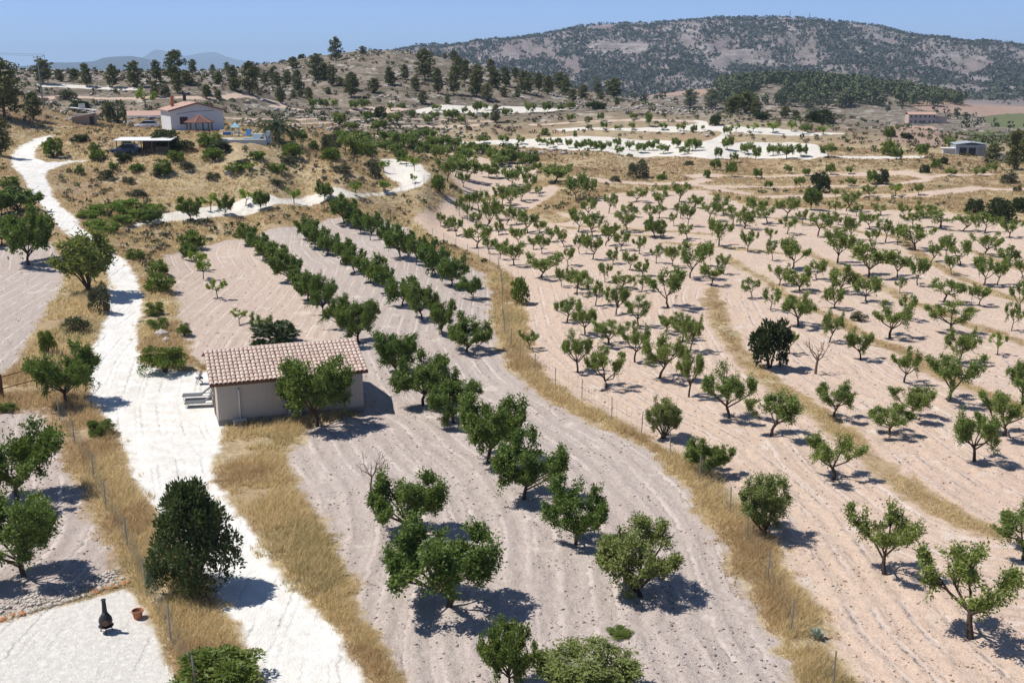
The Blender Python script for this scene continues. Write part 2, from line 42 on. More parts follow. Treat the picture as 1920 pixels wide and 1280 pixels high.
PLANTS = {"d":[-12.15,82.02,3.45,3.06,-8.2,72.68,3.3,2.82,-5.79,66.31,3.41,3.26,-3.6,62.77,2.76,3.01,-1.32,55.45,3.63,3.26,0.6,50.69,3.29,2.94,-5.73,85.08,2.79,2.05,-3.47,79.89,2.93,2.96,-4.6,46.27,2.92,3.14,-2.52,39.22,3.34,3.72,2.94,45.22,3.13,2.42,-11.87,61.77,4.38,4.38,-0.09,33.42,2.61,1.7,-31.41,125.98,2.59,2.36,-28.82,120.0,2.47,2.09,-26.98,116.43,2.56,2.18,-24.93,112.4,2.63,2.25,-22.6,105.83,3.08,2.83,-20.84,102.02,2.08,1.91,-18.89,96.75,2.67,2.45,-16.65,91.68,3.37,2.45,-14.33,86.44,2.79,2.19,-25.45,130.75,2.83,2.76,-22.63,122.99,3.04,2.44,-20.92,119.77,2.59,2.37,-18.4,113.22,2.62,2.24,-16.22,108.25,2.83,2.14,-13.9,103.49,2.84,2.32,-12.16,100.26,2.76,2.12,-9.99,94.92,2.73,2.38,-7.81,89.97,3.13,2.38,-22.78,144.09,3.85,3.21,-21.21,142.62,2.89,2.24,-19.9,139.85,2.62,2.2,-17.58,131.46,3.44,2.24,-14.55,122.76,3.04,1.77,-12.39,116.59,3.52,2.9,-10.35,113.8,3.13,2.23,-8.0,109.06,3.63,2.57,-6.05,104.26,2.98,2.59,-3.73,99.96,2.14,1.97,-35.13,114.76,1.77,1.43,-34.34,145.73,2.68,2.13,-38.64,143.4,2.77,2.11,-26.72,152.93,2.66,2.21,-44.86,132.08,2.25,2.48,-41.85,138.75,3.08,2.57,-19.51,189.62,2.14,1.93,4.44,224.04,2.52,2.27,18.45,137.22,2.54,2.18,10.56,54.06,2.09,2.14,46.14,164.58,3.42,2.46,-58.96,127.18,2.9,4.35,-60.0,125.25,2.71,2.46,-48.36,105.3,5.68,4.65,-54.88,113.78,3.08,2.81,-28.95,66.09,3.93,3.64,-25.1,50.49,4.08,4.09,-20.93,41.88,3.73,3.25],"x":[-7.28,51.3,2.27,2.62,21.74,73.58,2.61,1.46],"o":[5.3,40.26,3.13,2.93,2.51,33.02,2.02,2.94,8.82,59.7,2.57,2.02,11.85,46.18,3.03,2.25,-39.01,95.26,5.55,4.71],"k":[-18.64,81.17,2.03,5.06,69.63,152.33,3.49,4.57,68.91,159.04,2.49,3.07,75.59,159.08,2.55,2.64,53.27,185.81,3.81,4.48,66.74,193.19,3.28,2.23,100.87,277.74,1.74,3.61,98.49,281.64,1.97,2.83,78.45,204.54,2.03,2.09,88.47,221.05,1.89,2.27,86.28,304.34,3.95,9.87,68.9,301.1,2.44,5.03,53.84,287.52,3.3,3.66,25.6,332.42,2.92,7.3,-21.76,267.43,2.43,4.48,4.23,233.03,1.39,2.68,-80.41,422.71,2.02,3.59,-36.65,303.36,3.44,4.78,-29.81,247.79,1.78,2.34,-98.77,249.42,2.47,4.75,-53.86,168.69,3.03,5.18,-45.29,166.85,1.81,3.99,-35.11,209.68,1.83,4.26,-50.86,167.62,1.69,4.21,-58.82,162.92,1.32,2.95,-69.19,173.42,1.43,3.37],"a":[-20.63,84.51,1.9,2.01,-10.95,181.42,4.25,4.19,-10.32,196.53,3.61,3.29,-7.84,195.26,4.61,3.48,-8.46,186.38,2.67,2.15,-4.28,203.73,3.09,3.63,0.14,193.41,3.72,4.05,3.1,184.34,3.6,2.51,4.63,180.5,1.66,1.32,1.51,176.68,2.87,2.78,-0.23,170.78,3.5,2.69,-1.6,174.27,3.38,2.93,-5.16,166.08,3.22,2.79,-7.81,158.18,2.95,1.5,-6.6,156.72,2.58,1.81,-5.15,154.84,2.22,1.63,-3.62,151.47,4.86,2.71,-2.4,160.62,2.79,2.19,-0.78,156.24,2.88,2.14,-6.54,166.26,2.19,2.27,2.1,146.11,3.13,2.62,-1.9,147.3,2.28,1.4,0.68,155.72,2.39,1.8,-7.84,148.76,2.76,1.88,-9.2,152.03,1.87,1.44,-10.34,153.79,2.06,1.3,-4.45,135.23,3.0,3.28,-2.8,127.93,2.1,1.62,-1.4,122.92,2.41,1.56,0.21,118.53,2.64,2.63,0.89,136.47,2.37,2.02,2.65,131.0,1.73,1.52,3.57,127.01,2.35,1.74,4.95,135.99,2.22,1.87,3.82,144.66,1.9,1.98,8.02,197.58,3.36,5.18,5.05,210.75,2.37,1.98,3.06,208.24,2.13,1.74,2.23,222.78,2.06,1.63,-4.23,230.82,2.83,2.65,-2.25,223.06,2.47,3.5,-0.3,226.08,1.84,1.89,10.59,174.96,4.64,4.23,14.59,160.49,3.14,2.2,11.19,157.16,2.73,2.32,12.91,177.0,3.25,2.98,8.87,142.99,3.36,2.87,10.48,138.47,3.11,2.78,11.56,130.64,2.95,2.35,15.39,142.4,2.75,2.86,16.97,156.03,2.23,2.14,19.5,151.48,2.67,1.77,21.36,154.15,2.07,1.64,22.45,164.21,3.04,2.61,20.24,173.48,2.09,3.11,22.44,147.26,1.84,1.1,24.45,154.36,2.4,1.81,24.29,146.81,3.21,2.19,22.47,135.84,2.1,1.89,27.33,174.36,3.24,2.78,28.83,168.07,2.05,2.68,25.84,182.73,1.68,1.74,25.54,130.55,3.49,3.65,28.37,127.06,2.68,1.79,30.96,149.01,2.95,2.4,31.77,145.13,3.02,2.81,28.28,152.77,2.84,2.78,31.47,158.61,3.12,2.89,35.49,155.47,2.91,2.85,36.01,149.97,2.65,2.76,32.67,134.04,1.83,1.6,13.1,126.89,2.36,1.75,11.33,117.74,1.95,1.38,14.99,124.19,2.16,1.98,12.74,114.1,2.12,1.58,13.76,110.5,1.83,1.42,16.19,118.35,2.22,1.52,17.83,116.71,2.43,1.75,18.67,110.09,3.79,2.72,21.4,117.04,2.81,2.14,22.7,112.53,2.25,1.46,20.25,106.58,2.18,2.42,11.07,104.63,1.68,2.01,9.55,107.71,2.11,1.61,9.25,120.75,2.97,2.43,8.01,125.32,2.6,1.46,6.46,131.71,2.17,1.53,6.28,117.36,2.17,1.62,5.01,105.76,2.08,1.35,6.59,104.9,2.02,2.01,3.09,110.58,2.63,3.57,6.3,101.53,2.32,2.08,7.77,96.93,2.39,1.99,9.32,93.27,2.64,1.92,14.34,95.55,3.82,2.97,12.78,103.07,1.65,2.12,10.78,88.64,2.83,1.83,4.79,90.33,2.21,2.17,6.04,85.81,2.56,2.07,7.63,82.16,2.1,2.7,4.76,74.35,3.01,2.06,6.47,70.22,3.07,2.45,9.18,77.05,2.88,1.88,10.43,72.49,3.27,2.92,12.87,86.25,1.55,1.64,13.7,83.01,2.37,1.88,1.39,80.81,1.46,1.39,17.23,53.51,2.42,2.59,16.12,42.35,2.93,2.69,17.57,36.88,4.05,3.3,22.68,43.52,2.32,2.59,23.0,100.1,2.03,1.57,23.48,94.58,2.07,1.83,30.06,121.66,2.5,1.27,30.83,115.83,3.52,3.04,28.5,103.55,2.41,2.74,27.39,107.31,2.17,1.88,31.8,109.44,2.22,2.12,36.62,140.95,2.35,2.45,24.32,88.19,2.84,2.66,25.47,82.99,2.61,1.79,26.26,77.62,2.28,2.11,36.96,119.66,3.89,3.17,32.3,102.71,2.98,2.74,29.67,95.84,2.48,1.88,33.55,98.72,2.53,2.66,37.72,111.1,3.57,4.17,40.79,111.26,2.7,2.41,38.03,102.64,1.64,0.93,41.22,106.57,3.01,2.13,30.83,84.47,2.76,2.92,34.58,91.07,2.27,1.5,40.74,98.44,2.4,2.72,36.66,86.35,2.86,3.37,43.4,96.99,2.07,1.99,47.85,106.43,3.05,2.57,49.33,106.51,2.89,2.19,47.02,112.5,2.21,1.44,49.91,117.28,3.11,2.8,50.66,123.21,2.63,1.8,47.91,120.32,2.34,1.75,49.0,128.26,3.09,3.47,55.6,124.11,2.61,3.21,55.0,117.18,2.31,2.19,53.81,110.73,2.01,1.67,41.94,87.05,2.42,1.48,45.89,93.97,3.31,1.96,33.2,76.54,2.59,2.44,28.74,67.12,3.4,2.91,27.29,71.28,2.43,1.72,33.21,66.29,3.12,2.18,24.99,63.72,2.12,2.39,22.51,60.4,1.97,2.49,20.16,63.62,2.43,2.33,21.29,79.14,1.94,1.13,13.52,63.31,3.39,2.72,15.43,60.1,2.7,2.51,11.79,68.06,3.47,1.68,13.74,79.73,2.86,1.81,29.38,60.33,3.35,3.05,25.69,55.87,2.94,2.17,59.12,146.54,2.5,3.98,43.77,136.53,3.28,2.66,40.14,139.14,3.33,2.44,47.38,134.31,3.02,2.64,48.22,132.22,2.78,1.9,45.35,133.64,1.82,1.9,44.05,147.03,2.25,2.07,61.46,144.43,2.54,2.64,63.29,141.97,2.75,3.14,63.9,135.99,2.43,2.53,40.41,156.35,2.97,3.31,40.88,149.63,2.26,1.91,48.49,160.03,1.97,2.28,51.34,163.67,3.17,3.04,50.98,157.56,1.75,1.58,46.04,149.89,1.45,1.29,49.14,145.94,2.22,2.53,55.22,159.36,1.76,2.3,56.95,155.08,2.42,1.8,55.42,146.85,2.25,2.79,60.51,156.72,2.43,2.52,61.26,193.9,1.89,1.66,52.02,193.0,2.12,1.91,45.83,192.11,1.57,1.35,54.46,180.4,1.5,1.28,60.22,179.81,2.0,2.07,68.0,178.93,1.91,1.56,65.11,193.79,2.72,2.23,74.7,279.16,2.71,1.96,76.7,281.83,2.34,1.98,56.8,234.6,2.73,2.62,57.5,225.69,3.4,3.48,60.99,227.92,2.84,2.24,66.52,226.97,3.15,2.89,52.09,230.93,2.85,1.93,52.03,237.98,2.92,2.65,87.58,231.56,3.3,2.69,80.79,226.78,2.89,2.29,101.74,251.25,3.62,2.94,46.96,206.03,2.25,1.73,54.01,210.5,2.03,1.48,56.46,206.94,1.71,1.46,61.29,206.89,2.15,1.91,64.82,207.07,1.73,1.48,89.05,204.76,2.06,2.43,93.18,209.21,2.45,1.87,81.9,201.41,1.72,2.07,6.61,260.71,2.13,2.18,8.9,253.38,2.47,2.12,11.15,256.08,1.84,1.61,13.08,247.59,2.42,1.94,14.99,237.51,2.68,2.36,17.53,243.77,2.37,2.3,19.08,232.86,2.62,2.68,21.87,244.04,2.02,1.41,24.6,252.93,2.22,1.86,22.9,231.4,2.14,2.19,26.61,245.62,2.28,2.06,29.1,241.8,2.36,2.54,31.48,247.6,2.42,2.48,34.42,257.41,2.0,1.49,33.51,239.5,2.46,2.65,37.82,248.44,2.45,2.1,37.37,234.34,1.94,1.98,39.74,239.49,2.97,3.3,41.99,244.49,2.04,1.55,48.05,241.37,3.15,2.83,43.64,227.55,2.63,1.45,51.41,238.93,2.26,1.79,42.56,208.19,3.05,2.22,46.56,226.22,2.37,1.69,40.6,214.01,2.45,2.05,53.31,268.64,2.68,2.0,49.2,279.22,1.46,0.89,45.66,273.24,2.29,1.44,43.19,278.16,2.31,2.35,38.76,281.23,2.18,2.22,31.22,282.04,2.19,1.78,23.81,283.15,2.05,1.78,19.87,280.65,1.59,1.47,27.45,281.78,1.45,1.48,16.08,298.73,2.46,2.5,24.34,297.2,2.46,1.87,20.68,296.85,1.83,1.86,33.46,297.42,1.85,1.87,36.16,285.94,3.88,1.8,-10.27,321.01,3.65,2.85,-8.14,327.35,2.37,2.05,5.45,322.27,3.65,3.36,10.54,327.18,3.38,3.07,17.78,338.33,2.44,2.82,14.82,333.62,2.06,2.09,-13.69,316.63,2.62,1.65,-22.14,320.14,1.98,2.68,-11.77,308.3,2.55,1.93,-16.11,304.0,3.13,3.17,-17.89,305.34,2.83,2.87,-13.88,295.9,2.75,2.16,-22.6,291.33,3.0,3.05,-21.0,300.71,2.79,2.51,-7.38,309.18,2.23,1.93,-1.42,317.02,2.61,2.64,-2.32,263.07,2.69,2.61,2.1,262.88,2.29,2.2,-6.89,264.41,2.16,2.21,-10.12,246.66,2.51,2.84,-4.37,236.88,2.66,2.48,-16.11,237.63,2.18,2.49,-14.6,245.19,2.01,2.05,-18.54,235.97,2.17,2.22,-19.71,229.7,2.12,2.17,-56.57,309.64,3.25,2.62,-53.92,312.57,2.95,2.64,-45.49,316.96,2.97,3.0,-43.08,319.53,2.99,3.02,-35.47,318.27,2.65,2.0,-31.06,285.6,3.54,3.3,-40.33,256.29,3.47,2.98,-25.89,197.3,3.65,3.74,-35.2,226.75,2.1,2.63,-33.38,233.59,1.94,1.72,-25.05,218.6,2.7,2.53,-22.4,233.34,3.59,3.67,-28.51,199.06,3.95,3.7,-27.8,238.49,2.74,3.21,-24.81,235.91,3.09,3.57,-22.63,237.42,3.51,3.59,-20.19,236.04,2.7,3.17,-17.77,245.56,3.22,3.29,-15.06,247.55,3.25,2.9,-31.08,228.14,2.24,3.08,-13.28,252.47,2.48,2.53,-2.24,226.58,3.3,4.17,1.87,226.73,2.95,3.41,-31.72,258.27,2.98,3.47,-36.54,247.9,2.46,2.93,-22.92,258.74,2.54,3.04,-19.82,262.63,2.57,3.52,-28.88,188.61,3.44,3.19,-7.2,243.11,2.77,3.25,-14.93,226.49,3.33,3.42,-23.19,213.33,2.8,2.87,-9.66,225.14,3.67,3.77,-11.18,211.46,3.1,3.19,0.0,243.53,2.78,2.85],"y":[-32.75,109.77,2.07,1.55,-31.0,105.46,1.99,1.49,-27.34,97.07,1.99,1.54,-23.19,88.27,1.35,1.09,-36.97,148.34,2.4,2.02,-30.86,151.62,2.42,2.27,-22.69,155.69,2.13,1.85,-19.21,160.52,1.84,1.66,-41.11,145.46,2.46,2.28,-19.22,160.63,1.81,1.7,-21.05,176.68,2.0,1.86,-18.26,186.69,1.93,1.37,-16.26,179.29,2.4,1.69,-15.09,163.21,1.52,1.03,19.22,137.06,1.12,1.17,37.16,78.94,1.76,1.05,64.48,179.84,2.14,2.21,61.52,276.9,2.46,2.69,66.7,277.7,2.85,3.1,72.71,282.46,2.73,2.37,79.71,278.43,2.7,3.14,86.66,314.83,2.62,3.1,56.76,274.92,2.6,2.05,-51.46,315.05,3.3,2.66,-86.09,256.36,5.03,4.23,-38.75,158.4,1.57,2.46],"s":[-11.23,163.14,2.83,2.74,0.84,98.31,2.75,2.18,82.12,234.71,3.62,4.39,97.27,279.72,3.16,3.22,83.27,211.4,2.41,2.47,8.4,276.07,2.26,2.31,15.58,268.07,1.94,1.12,28.45,204.83,1.43,2.6,25.52,233.46,0.94,1.72,37.15,205.02,1.91,1.74,-32.34,322.82,1.67,2.37,-38.94,294.78,2.74,3.41,-28.19,305.68,2.53,2.56,-32.75,178.59,1.85,1.9,-34.52,169.83,2.61,4.16,-27.26,188.57,2.92,2.79,-20.76,204.82,2.52,2.58,-70.74,225.55,2.65,3.7,-75.41,270.7,1.15,2.64,-69.98,164.71,3.09,3.74,-61.37,172.4,1.11,1.72,-51.29,158.26,2.41,3.34,-59.03,159.5,1.38,1.71,-63.01,156.82,1.38,1.41,-65.12,168.47,1.46,2.11,-47.59,170.41,2.27,4.43,-40.98,158.91,1.55,3.29,-65.5,140.01,1.72,2.85,-34.5,76.64,2.09,1.59,-24.37,59.99,1.11,1.81,-30.74,89.54,1.16,2.1,-28.98,84.97,0.92,2.3,-26.37,83.48,1.11,1.5,-24.78,73.38,2.01,3.61,-32.84,97.64,1.92,3.15,-35.13,104.31,1.55,2.42,-39.19,109.61,1.26,2.36,-37.43,123.64,2.22,3.7,-32.16,64.8,0.6,1.51,4.12,37.15,0.22,1.11,-45.44,164.11,1.96,3.59,-35.3,161.81,1.4,3.16,-50.64,162.51,1.79,3.41,-28.91,171.93,2.36,3.5,-35.22,223.54,2.63,4.53,-27.04,202.7,2.36,4.1,-62.95,164.26,1.69,3.0,-55.52,158.84,1.27,2.87,-38.76,163.3,1.44,3.03,-37.15,188.68,1.85,3.85,-10.25,33.35,1.53,3.66],"g":[-21.25,167.22,2.58,2.29,30.22,90.59,0.89,1.47,89.77,193.49,2.51,3.48,85.87,182.09,1.6,1.64,24.24,207.02,3.98,5.45,19.14,199.43,1.39,2.52,36.11,219.88,1.32,2.79,-29.53,175.56,4.01,3.53,-86.27,272.48,3.25,3.28,-82.88,228.03,5.22,6.58,-106.9,262.52,2.61,5.91,-63.21,135.81,1.91,3.01,-58.75,155.65,1.58,3.06,-52.06,148.43,1.22,2.9,-35.17,88.77,2.85,1.95,-34.99,82.93,1.54,2.46,-40.05,160.15,1.25,2.82,-48.45,160.3,1.21,3.02,-51.75,158.02,1.14,2.84,-34.71,167.03,1.29,2.91,-25.96,163.59,1.58,2.99,-22.87,177.5,1.88,3.23,-55.04,153.75,1.07,2.46,-43.98,158.15,1.07,2.64,-34.23,156.4,1.04,2.57],"c":[18.81,74.98,3.99,3.14],"p":[99.41,213.06,8.5,5.75,105.36,236.55,4.12,4.57,79.46,305.52,2.96,3.0,76.71,306.81,3.81,3.43,-4.76,302.67,5.31,4.1,-28.91,364.4,10.64,8.0,-23.21,344.38,8.6,4.67,-18.43,346.41,9.72,5.42,-15.91,370.53,8.1,5.02,-22.4,428.27,4.47,4.91,-26.18,430.3,2.69,2.25,-11.24,346.96,9.36,5.79,-7.82,343.17,6.04,4.65,-12.16,348.07,6.14,4.35,-11.74,381.63,5.37,5.97,-6.52,369.78,7.3,5.01,-8.35,426.33,4.89,3.55,-2.05,375.16,7.4,5.47,1.08,409.78,4.26,4.27,-2.64,351.7,3.64,3.3,1.66,355.27,3.0,3.33,4.31,366.2,7.97,6.87,9.15,382.17,6.74,4.78,12.4,374.83,7.0,4.3,17.98,406.74,6.49,7.21,94.6,1709.77,10.65,10.7,24.64,381.21,5.53,4.78,20.36,366.76,4.56,3.83,122.05,1602.19,24.99,20.09,32.08,407.19,4.65,3.83,37.26,400.41,7.48,7.96,31.37,385.33,3.2,3.22,33.84,353.41,2.94,2.22,-26.84,328.13,4.42,4.12,-19.7,331.6,2.75,2.42,119.72,734.85,13.51,13.66,132.56,726.21,14.62,13.54,64.66,319.7,5.39,5.98,68.05,318.47,6.98,7.06,69.83,312.38,4.75,4.27,-63.75,399.44,9.06,6.32,-57.17,422.91,3.2,3.56,-65.07,366.7,8.91,6.98,-78.49,395.98,4.54,5.05,-68.86,351.12,6.69,4.47,-74.5,363.48,4.62,4.64,-70.12,292.24,9.04,6.58,-92.06,361.94,5.05,4.67,-113.46,417.01,3.15,2.7,-106.58,411.7,3.54,2.66,-79.31,296.2,3.5,3.51,-81.68,362.64,4.25,3.49,-81.77,375.15,4.79,3.2,-57.97,353.4,7.07,4.1,-55.15,352.51,3.33,2.97,-49.08,334.6,8.06,5.29,-39.72,351.98,6.26,3.69,-43.51,350.81,2.98,3.31,-63.51,299.66,4.76,3.19,-60.53,326.49,4.47,3.11,-65.12,326.34,2.75,2.43,-64.16,331.74,2.8,2.46,-74.91,278.87,2.44,2.71,-78.02,279.55,3.01,2.42,-57.1,340.14,2.5,2.52,-95.4,204.69,11.44,8.0,-92.74,210.88,5.71,4.56,-118.89,278.31,6.76,5.67,-117.44,285.2,3.53,2.89,-115.57,290.01,3.57,2.93,-108.76,280.77,6.26,4.08,-102.97,282.37,6.24,4.07,-97.51,283.57,7.16,5.0,-94.81,292.89,6.08,3.21,-90.69,294.93,8.82,7.39,-108.01,372.18,4.84,4.04,-84.69,277.42,5.42,3.32,-88.18,270.64,4.43,2.97,-77.22,276.56,3.87,2.69,-76.52,161.69,6.27,4.11,-35.14,361.8,5.44,4.36,-38.5,351.89,4.59,3.89,-43.26,341.55,5.14,4.48,-50.31,344.5,5.89,4.87,-66.22,339.85,5.17,4.5,-76.1,355.47,5.43,4.36,-73.25,289.38,3.86,3.58,-86.19,290.58,4.23,3.64,-18.72,385.98,6.57,5.41,-5.39,369.4,6.26,5.17,18.84,386.64,5.77,5.42,-62.18,365.82,5.93,4.82,-30.41,347.03,4.85,4.18,-87.22,374.14,4.98,4.23],"v":[-49.85,130.93,1.88,5.88,-46.85,134.77,1.61,5.03,-46.41,121.45,1.33,4.16,-50.09,125.98,1.09,3.42,-50.34,139.8,1.52,4.74,-47.28,141.05,1.12,3.5,-47.28,128.5,1.18,3.68,-48.07,122.71,1.06,3.32],"b":[-13.21,40.64,5.02,4.02]}
FENCE_LONG = [[-12.64,148.65],[-10.95,145.95],[-9.18,142.24],[-6.8,128.23],[-5.27,123.98],[-3.87,121.39],[-2.54,119.47],[-1.52,115.6],[-1.1,107.96],[-0.92,100.65],[-0.8,92.1],[-0.62,85.37],[-0.08,80.91],[0.65,78.01],[1.61,73.82],[2.96,70.13],[4.63,67.6],[6.2,63.09],[7.68,60.17],[8.92,56.67],[9.9,52.88],[10.68,48.45],[10.84,45.28],[10.79,41.26],[10.73,37.1],[11.32,33.46]]
FENCE_ROAD = [[-28.05,62.92],[-25.36,58.5],[-22.27,53.21],[-20.01,49.0],[-17.47,44.73],[-15.18,40.43],[-12.95,36.45],[-10.88,32.72]]
FENCE_TERRACE = [[-20.9,158.16],[-18.98,160.04],[-16.68,161.01],[-14.63,161.49],[-13.32,162.32],[-12.54,166.1]]
BOULDERS = [[-28.09, 83.02, 0.55], [-27.26, 81.57, 0.38], [-41.96, 159.02, 0.6]]
PLACE = {"house_a": [-17.91, 62.01, 0.02], "house_b": [-9.47, 65.0, 0.02], "villa": [-55.34, 191.58, 10.88], "gazebo": [-54.91, 190.39, 10.84], "car": [-75.46, 227.55, 10.29], "carport": [-73.15, 225.87, 10.15], "palm": [-38.21, 176.72, 9.87], "pool": [-43.27, 173.0, 10.35], "pump": [-40.33, 173.47, 10.07], "play": [-45.71, 178.68, 10.51], "shed": [-56.27, 165.12, 8.75], "outb": [-85.16, 216.96, 10.58], "pole": [-99.42, 231.63, 13.32], "chim": [-15.65, 37.19, 0.06], "pot": [-14.81, 38.28, 0.05], "agave": [11.72, 36.82, -0.01], "bucket": [11.78, 47.21, 0.02], "gate_a": [-33.44, 66.83, 0.16], "gate_b": [-32.37, 69.12, 0.28], "lounge1": [-21.23, 67.13, 0.14], "lounge2": [-20.52, 66.23, 0.1], "ware": [96.88, 228.23, 2.51], "warewall": [101.09, 224.94, 2.33], "post_left": [-33.99, 67.86, 0.21], "junk": [-22.75, 72.31, 0.22]}
# ---------------------------------------------------------------- terrain as a function of world x, y
def _hash(ix, iy, seed):
    n = (ix.astype(np.int64)*374761393 + iy.astype(np.int64)*668265263 + seed*1442695041) & 0xffffffff
    n = ((n ^ (n >> 13))*1274126177) & 0xffffffff
    return ((n ^ (n >> 16)) & 0xffff)/65535.0
def vnoise(x, y, seed=0):
    x = np.asarray(x, float); y = np.asarray(y, float)
    fx = np.floor(x); fy = np.floor(y); tx = x-fx; ty = y-fy
    tx = tx*tx*(3-2*tx); ty = ty*ty*(3-2*ty)
    ix = fx.astype(np.int64); iy = fy.astype(np.int64)
    a = _hash(ix, iy, seed); b = _hash(ix+1, iy, seed); c = _hash(ix, iy+1, seed); d = _hash(ix+1, iy+1, seed)
    return (a*(1-tx)+b*tx)*(1-ty)+(c*(1-tx)+d*tx)*ty
def fbm(x, y, oct=4, seed=0):
    s = 0; a = .5; t = 0
    for k in range(oct):
        s = s+a*vnoise(x*2**k+17.3*k, y*2**k-9.1*k, seed+k); t += a; a *= .5
    return s/t
def sstep(a, b, x):
    t = np.clip((x-a)/(b-a), 0, 1); return t*t*(3-2*t)
def sdf_poly(x, y, P):
    """signed distance to a closed polygon, positive inside; computed only near its bounding box"""
    x = np.asarray(x, float).ravel(); y = np.asarray(y, float).ravel()
    P = np.asarray(P, float); out = np.full(x.shape, -30.0)
    lo = P.min(0)-30; hi = P.max(0)+30
    m = (x > lo[0]) & (x < hi[0]) & (y > lo[1]) & (y < hi[1])
    if not m.any(): return out
    px = x[m]; py = y[m]; d2 = np.full(px.shape, 1e18); ins = np.zeros(px.shape, bool)
    for i in range(len(P)):
        ax, ay = P[i]; bx, by = P[(i+1) % len(P)]
        ex = bx-ax; ey = by-ay
        t = np.clip(((px-ax)*ex+(py-ay)*ey)/(ex*ex+ey*ey+1e-12), 0, 1)
        d2 = np.minimum(d2, (px-ax-t*ex)**2+(py-ay-t*ey)**2)
        c = ((ay > py) != (by > py))
        if abs(ey) > 1e-12:
            ins ^= c & (px < ex*(py-ay)/ey+ax)
    d = np.sqrt(d2); out[m] = np.maximum(np.where(ins, d, -d), -30)
    return out
def sdf_line(x, y, L):
    """unsigned distance to an open polyline"""
    x = np.asarray(x, float).ravel(); y = np.asarray(y, float).ravel()
    L = np.asarray(L, float); d2 = np.full(x.shape, 1e18)
    for i in range(len(L)-1):
        ax, ay = L[i]; bx, by = L[i+1]; ex = bx-ax; ey = by-ay
        t = np.clip(((x-ax)*ex+(y-ay)*ey)/(ex*ex+ey*ey+1e-12), 0, 1)
        d2 = np.minimum(d2, (x-ax-t*ex)**2+(y-ay-t*ey)**2)
    return np.sqrt(d2)
def _uv(x, y):
    r = np.sqrt(x*x+y*y)+1e-6
    return np.arctan2(x, y)*2.4, np.log(r)
_TC = None
def _tps_fit():
    global _TC
    A = np.array(CTRL, float); u, v = _uv(A[:, 0], A[:, 1]); n = len(A)
    d2 = (u[:, None]-u[None])**2+(v[:, None]-v[None])**2
    K = .5*d2*np.log(d2+1e-12)+np.eye(n)*2e-5
    Pm = np.stack([np.ones(n), u, v], 1)
    M = np.zeros((n+3, n+3)); M[:n, :n] = K; M[:n, n:] = Pm; M[n:, :n] = Pm.T
    b = np.zeros(n+3); b[:n] = A[:, 2]
    _TC = (u, v, np.linalg.solve(M, b))
def base_h(x, y):
    x = np.asarray(x, float).ravel(); y = np.asarray(y, float).ravel()
    if _TC is None: _tps_fit()
    cu, cv, w = _TC; n = len(cu); out = np.zeros(x.shape)
    for s in range(0, len(x), 20000):
        u, v = _uv(x[s:s+20000], y[s:s+20000])
        d2 = (u[:, None]-cu[None])**2+(v[:, None]-cv[None])**2
        out[s:s+20000] = (.5*d2*np.log(d2+1e-12))@w[:n]+w[n]+w[n+1]*u+w[n+2]*v
    return out
def mountain_amt(x, y):
    r = np.sqrt(x*x+y*y); return sstep(1350, 1900, r)*(1-sstep(7000, 12000, r))
def height(x, y):
    x = np.asarray(x, float).ravel(); y = np.asarray(y, float).ravel()
    r = np.sqrt(x*x+y*y); z = base_h(x, y)
    # hill ground and rough land
    z = z+sstep(230, 420, r)*(fbm(x/22, y/22, 4, 3)-.5)*3.0*(1-sstep(900, 1300, r))
    z = z+sstep(60, 200, r)*(1-sstep(230, 420, r))*(fbm(x/9, y/9, 3, 5)-.5)*.7
    z = z+(fbm(x/5, y/5, 2, 8)-.5)*.25*(1-sstep(150, 300, r))
    m = mountain_amt(x, y)
    # gullies and spurs run down the slope of the mountain
    az = np.arctan2(x, y)
    g = fbm(az*26+.8*fbm(x/500, y/500, 2, 31), np.log(r)*5, 4, 21)
    rid = 1-np.abs(2*fbm(x/330, y/330, 4, 41)-1)
    z = z+m*((g-.5)*48+(rid-.75)*22+(fbm(x/60, y/60, 3, 51)-.5)*12)*np.clip((z+14)/60, 0, 1)*(1-.8*sstep(2450, 2950, r))
    return z

def hz(x, y): return float(height([x], [y])[0])
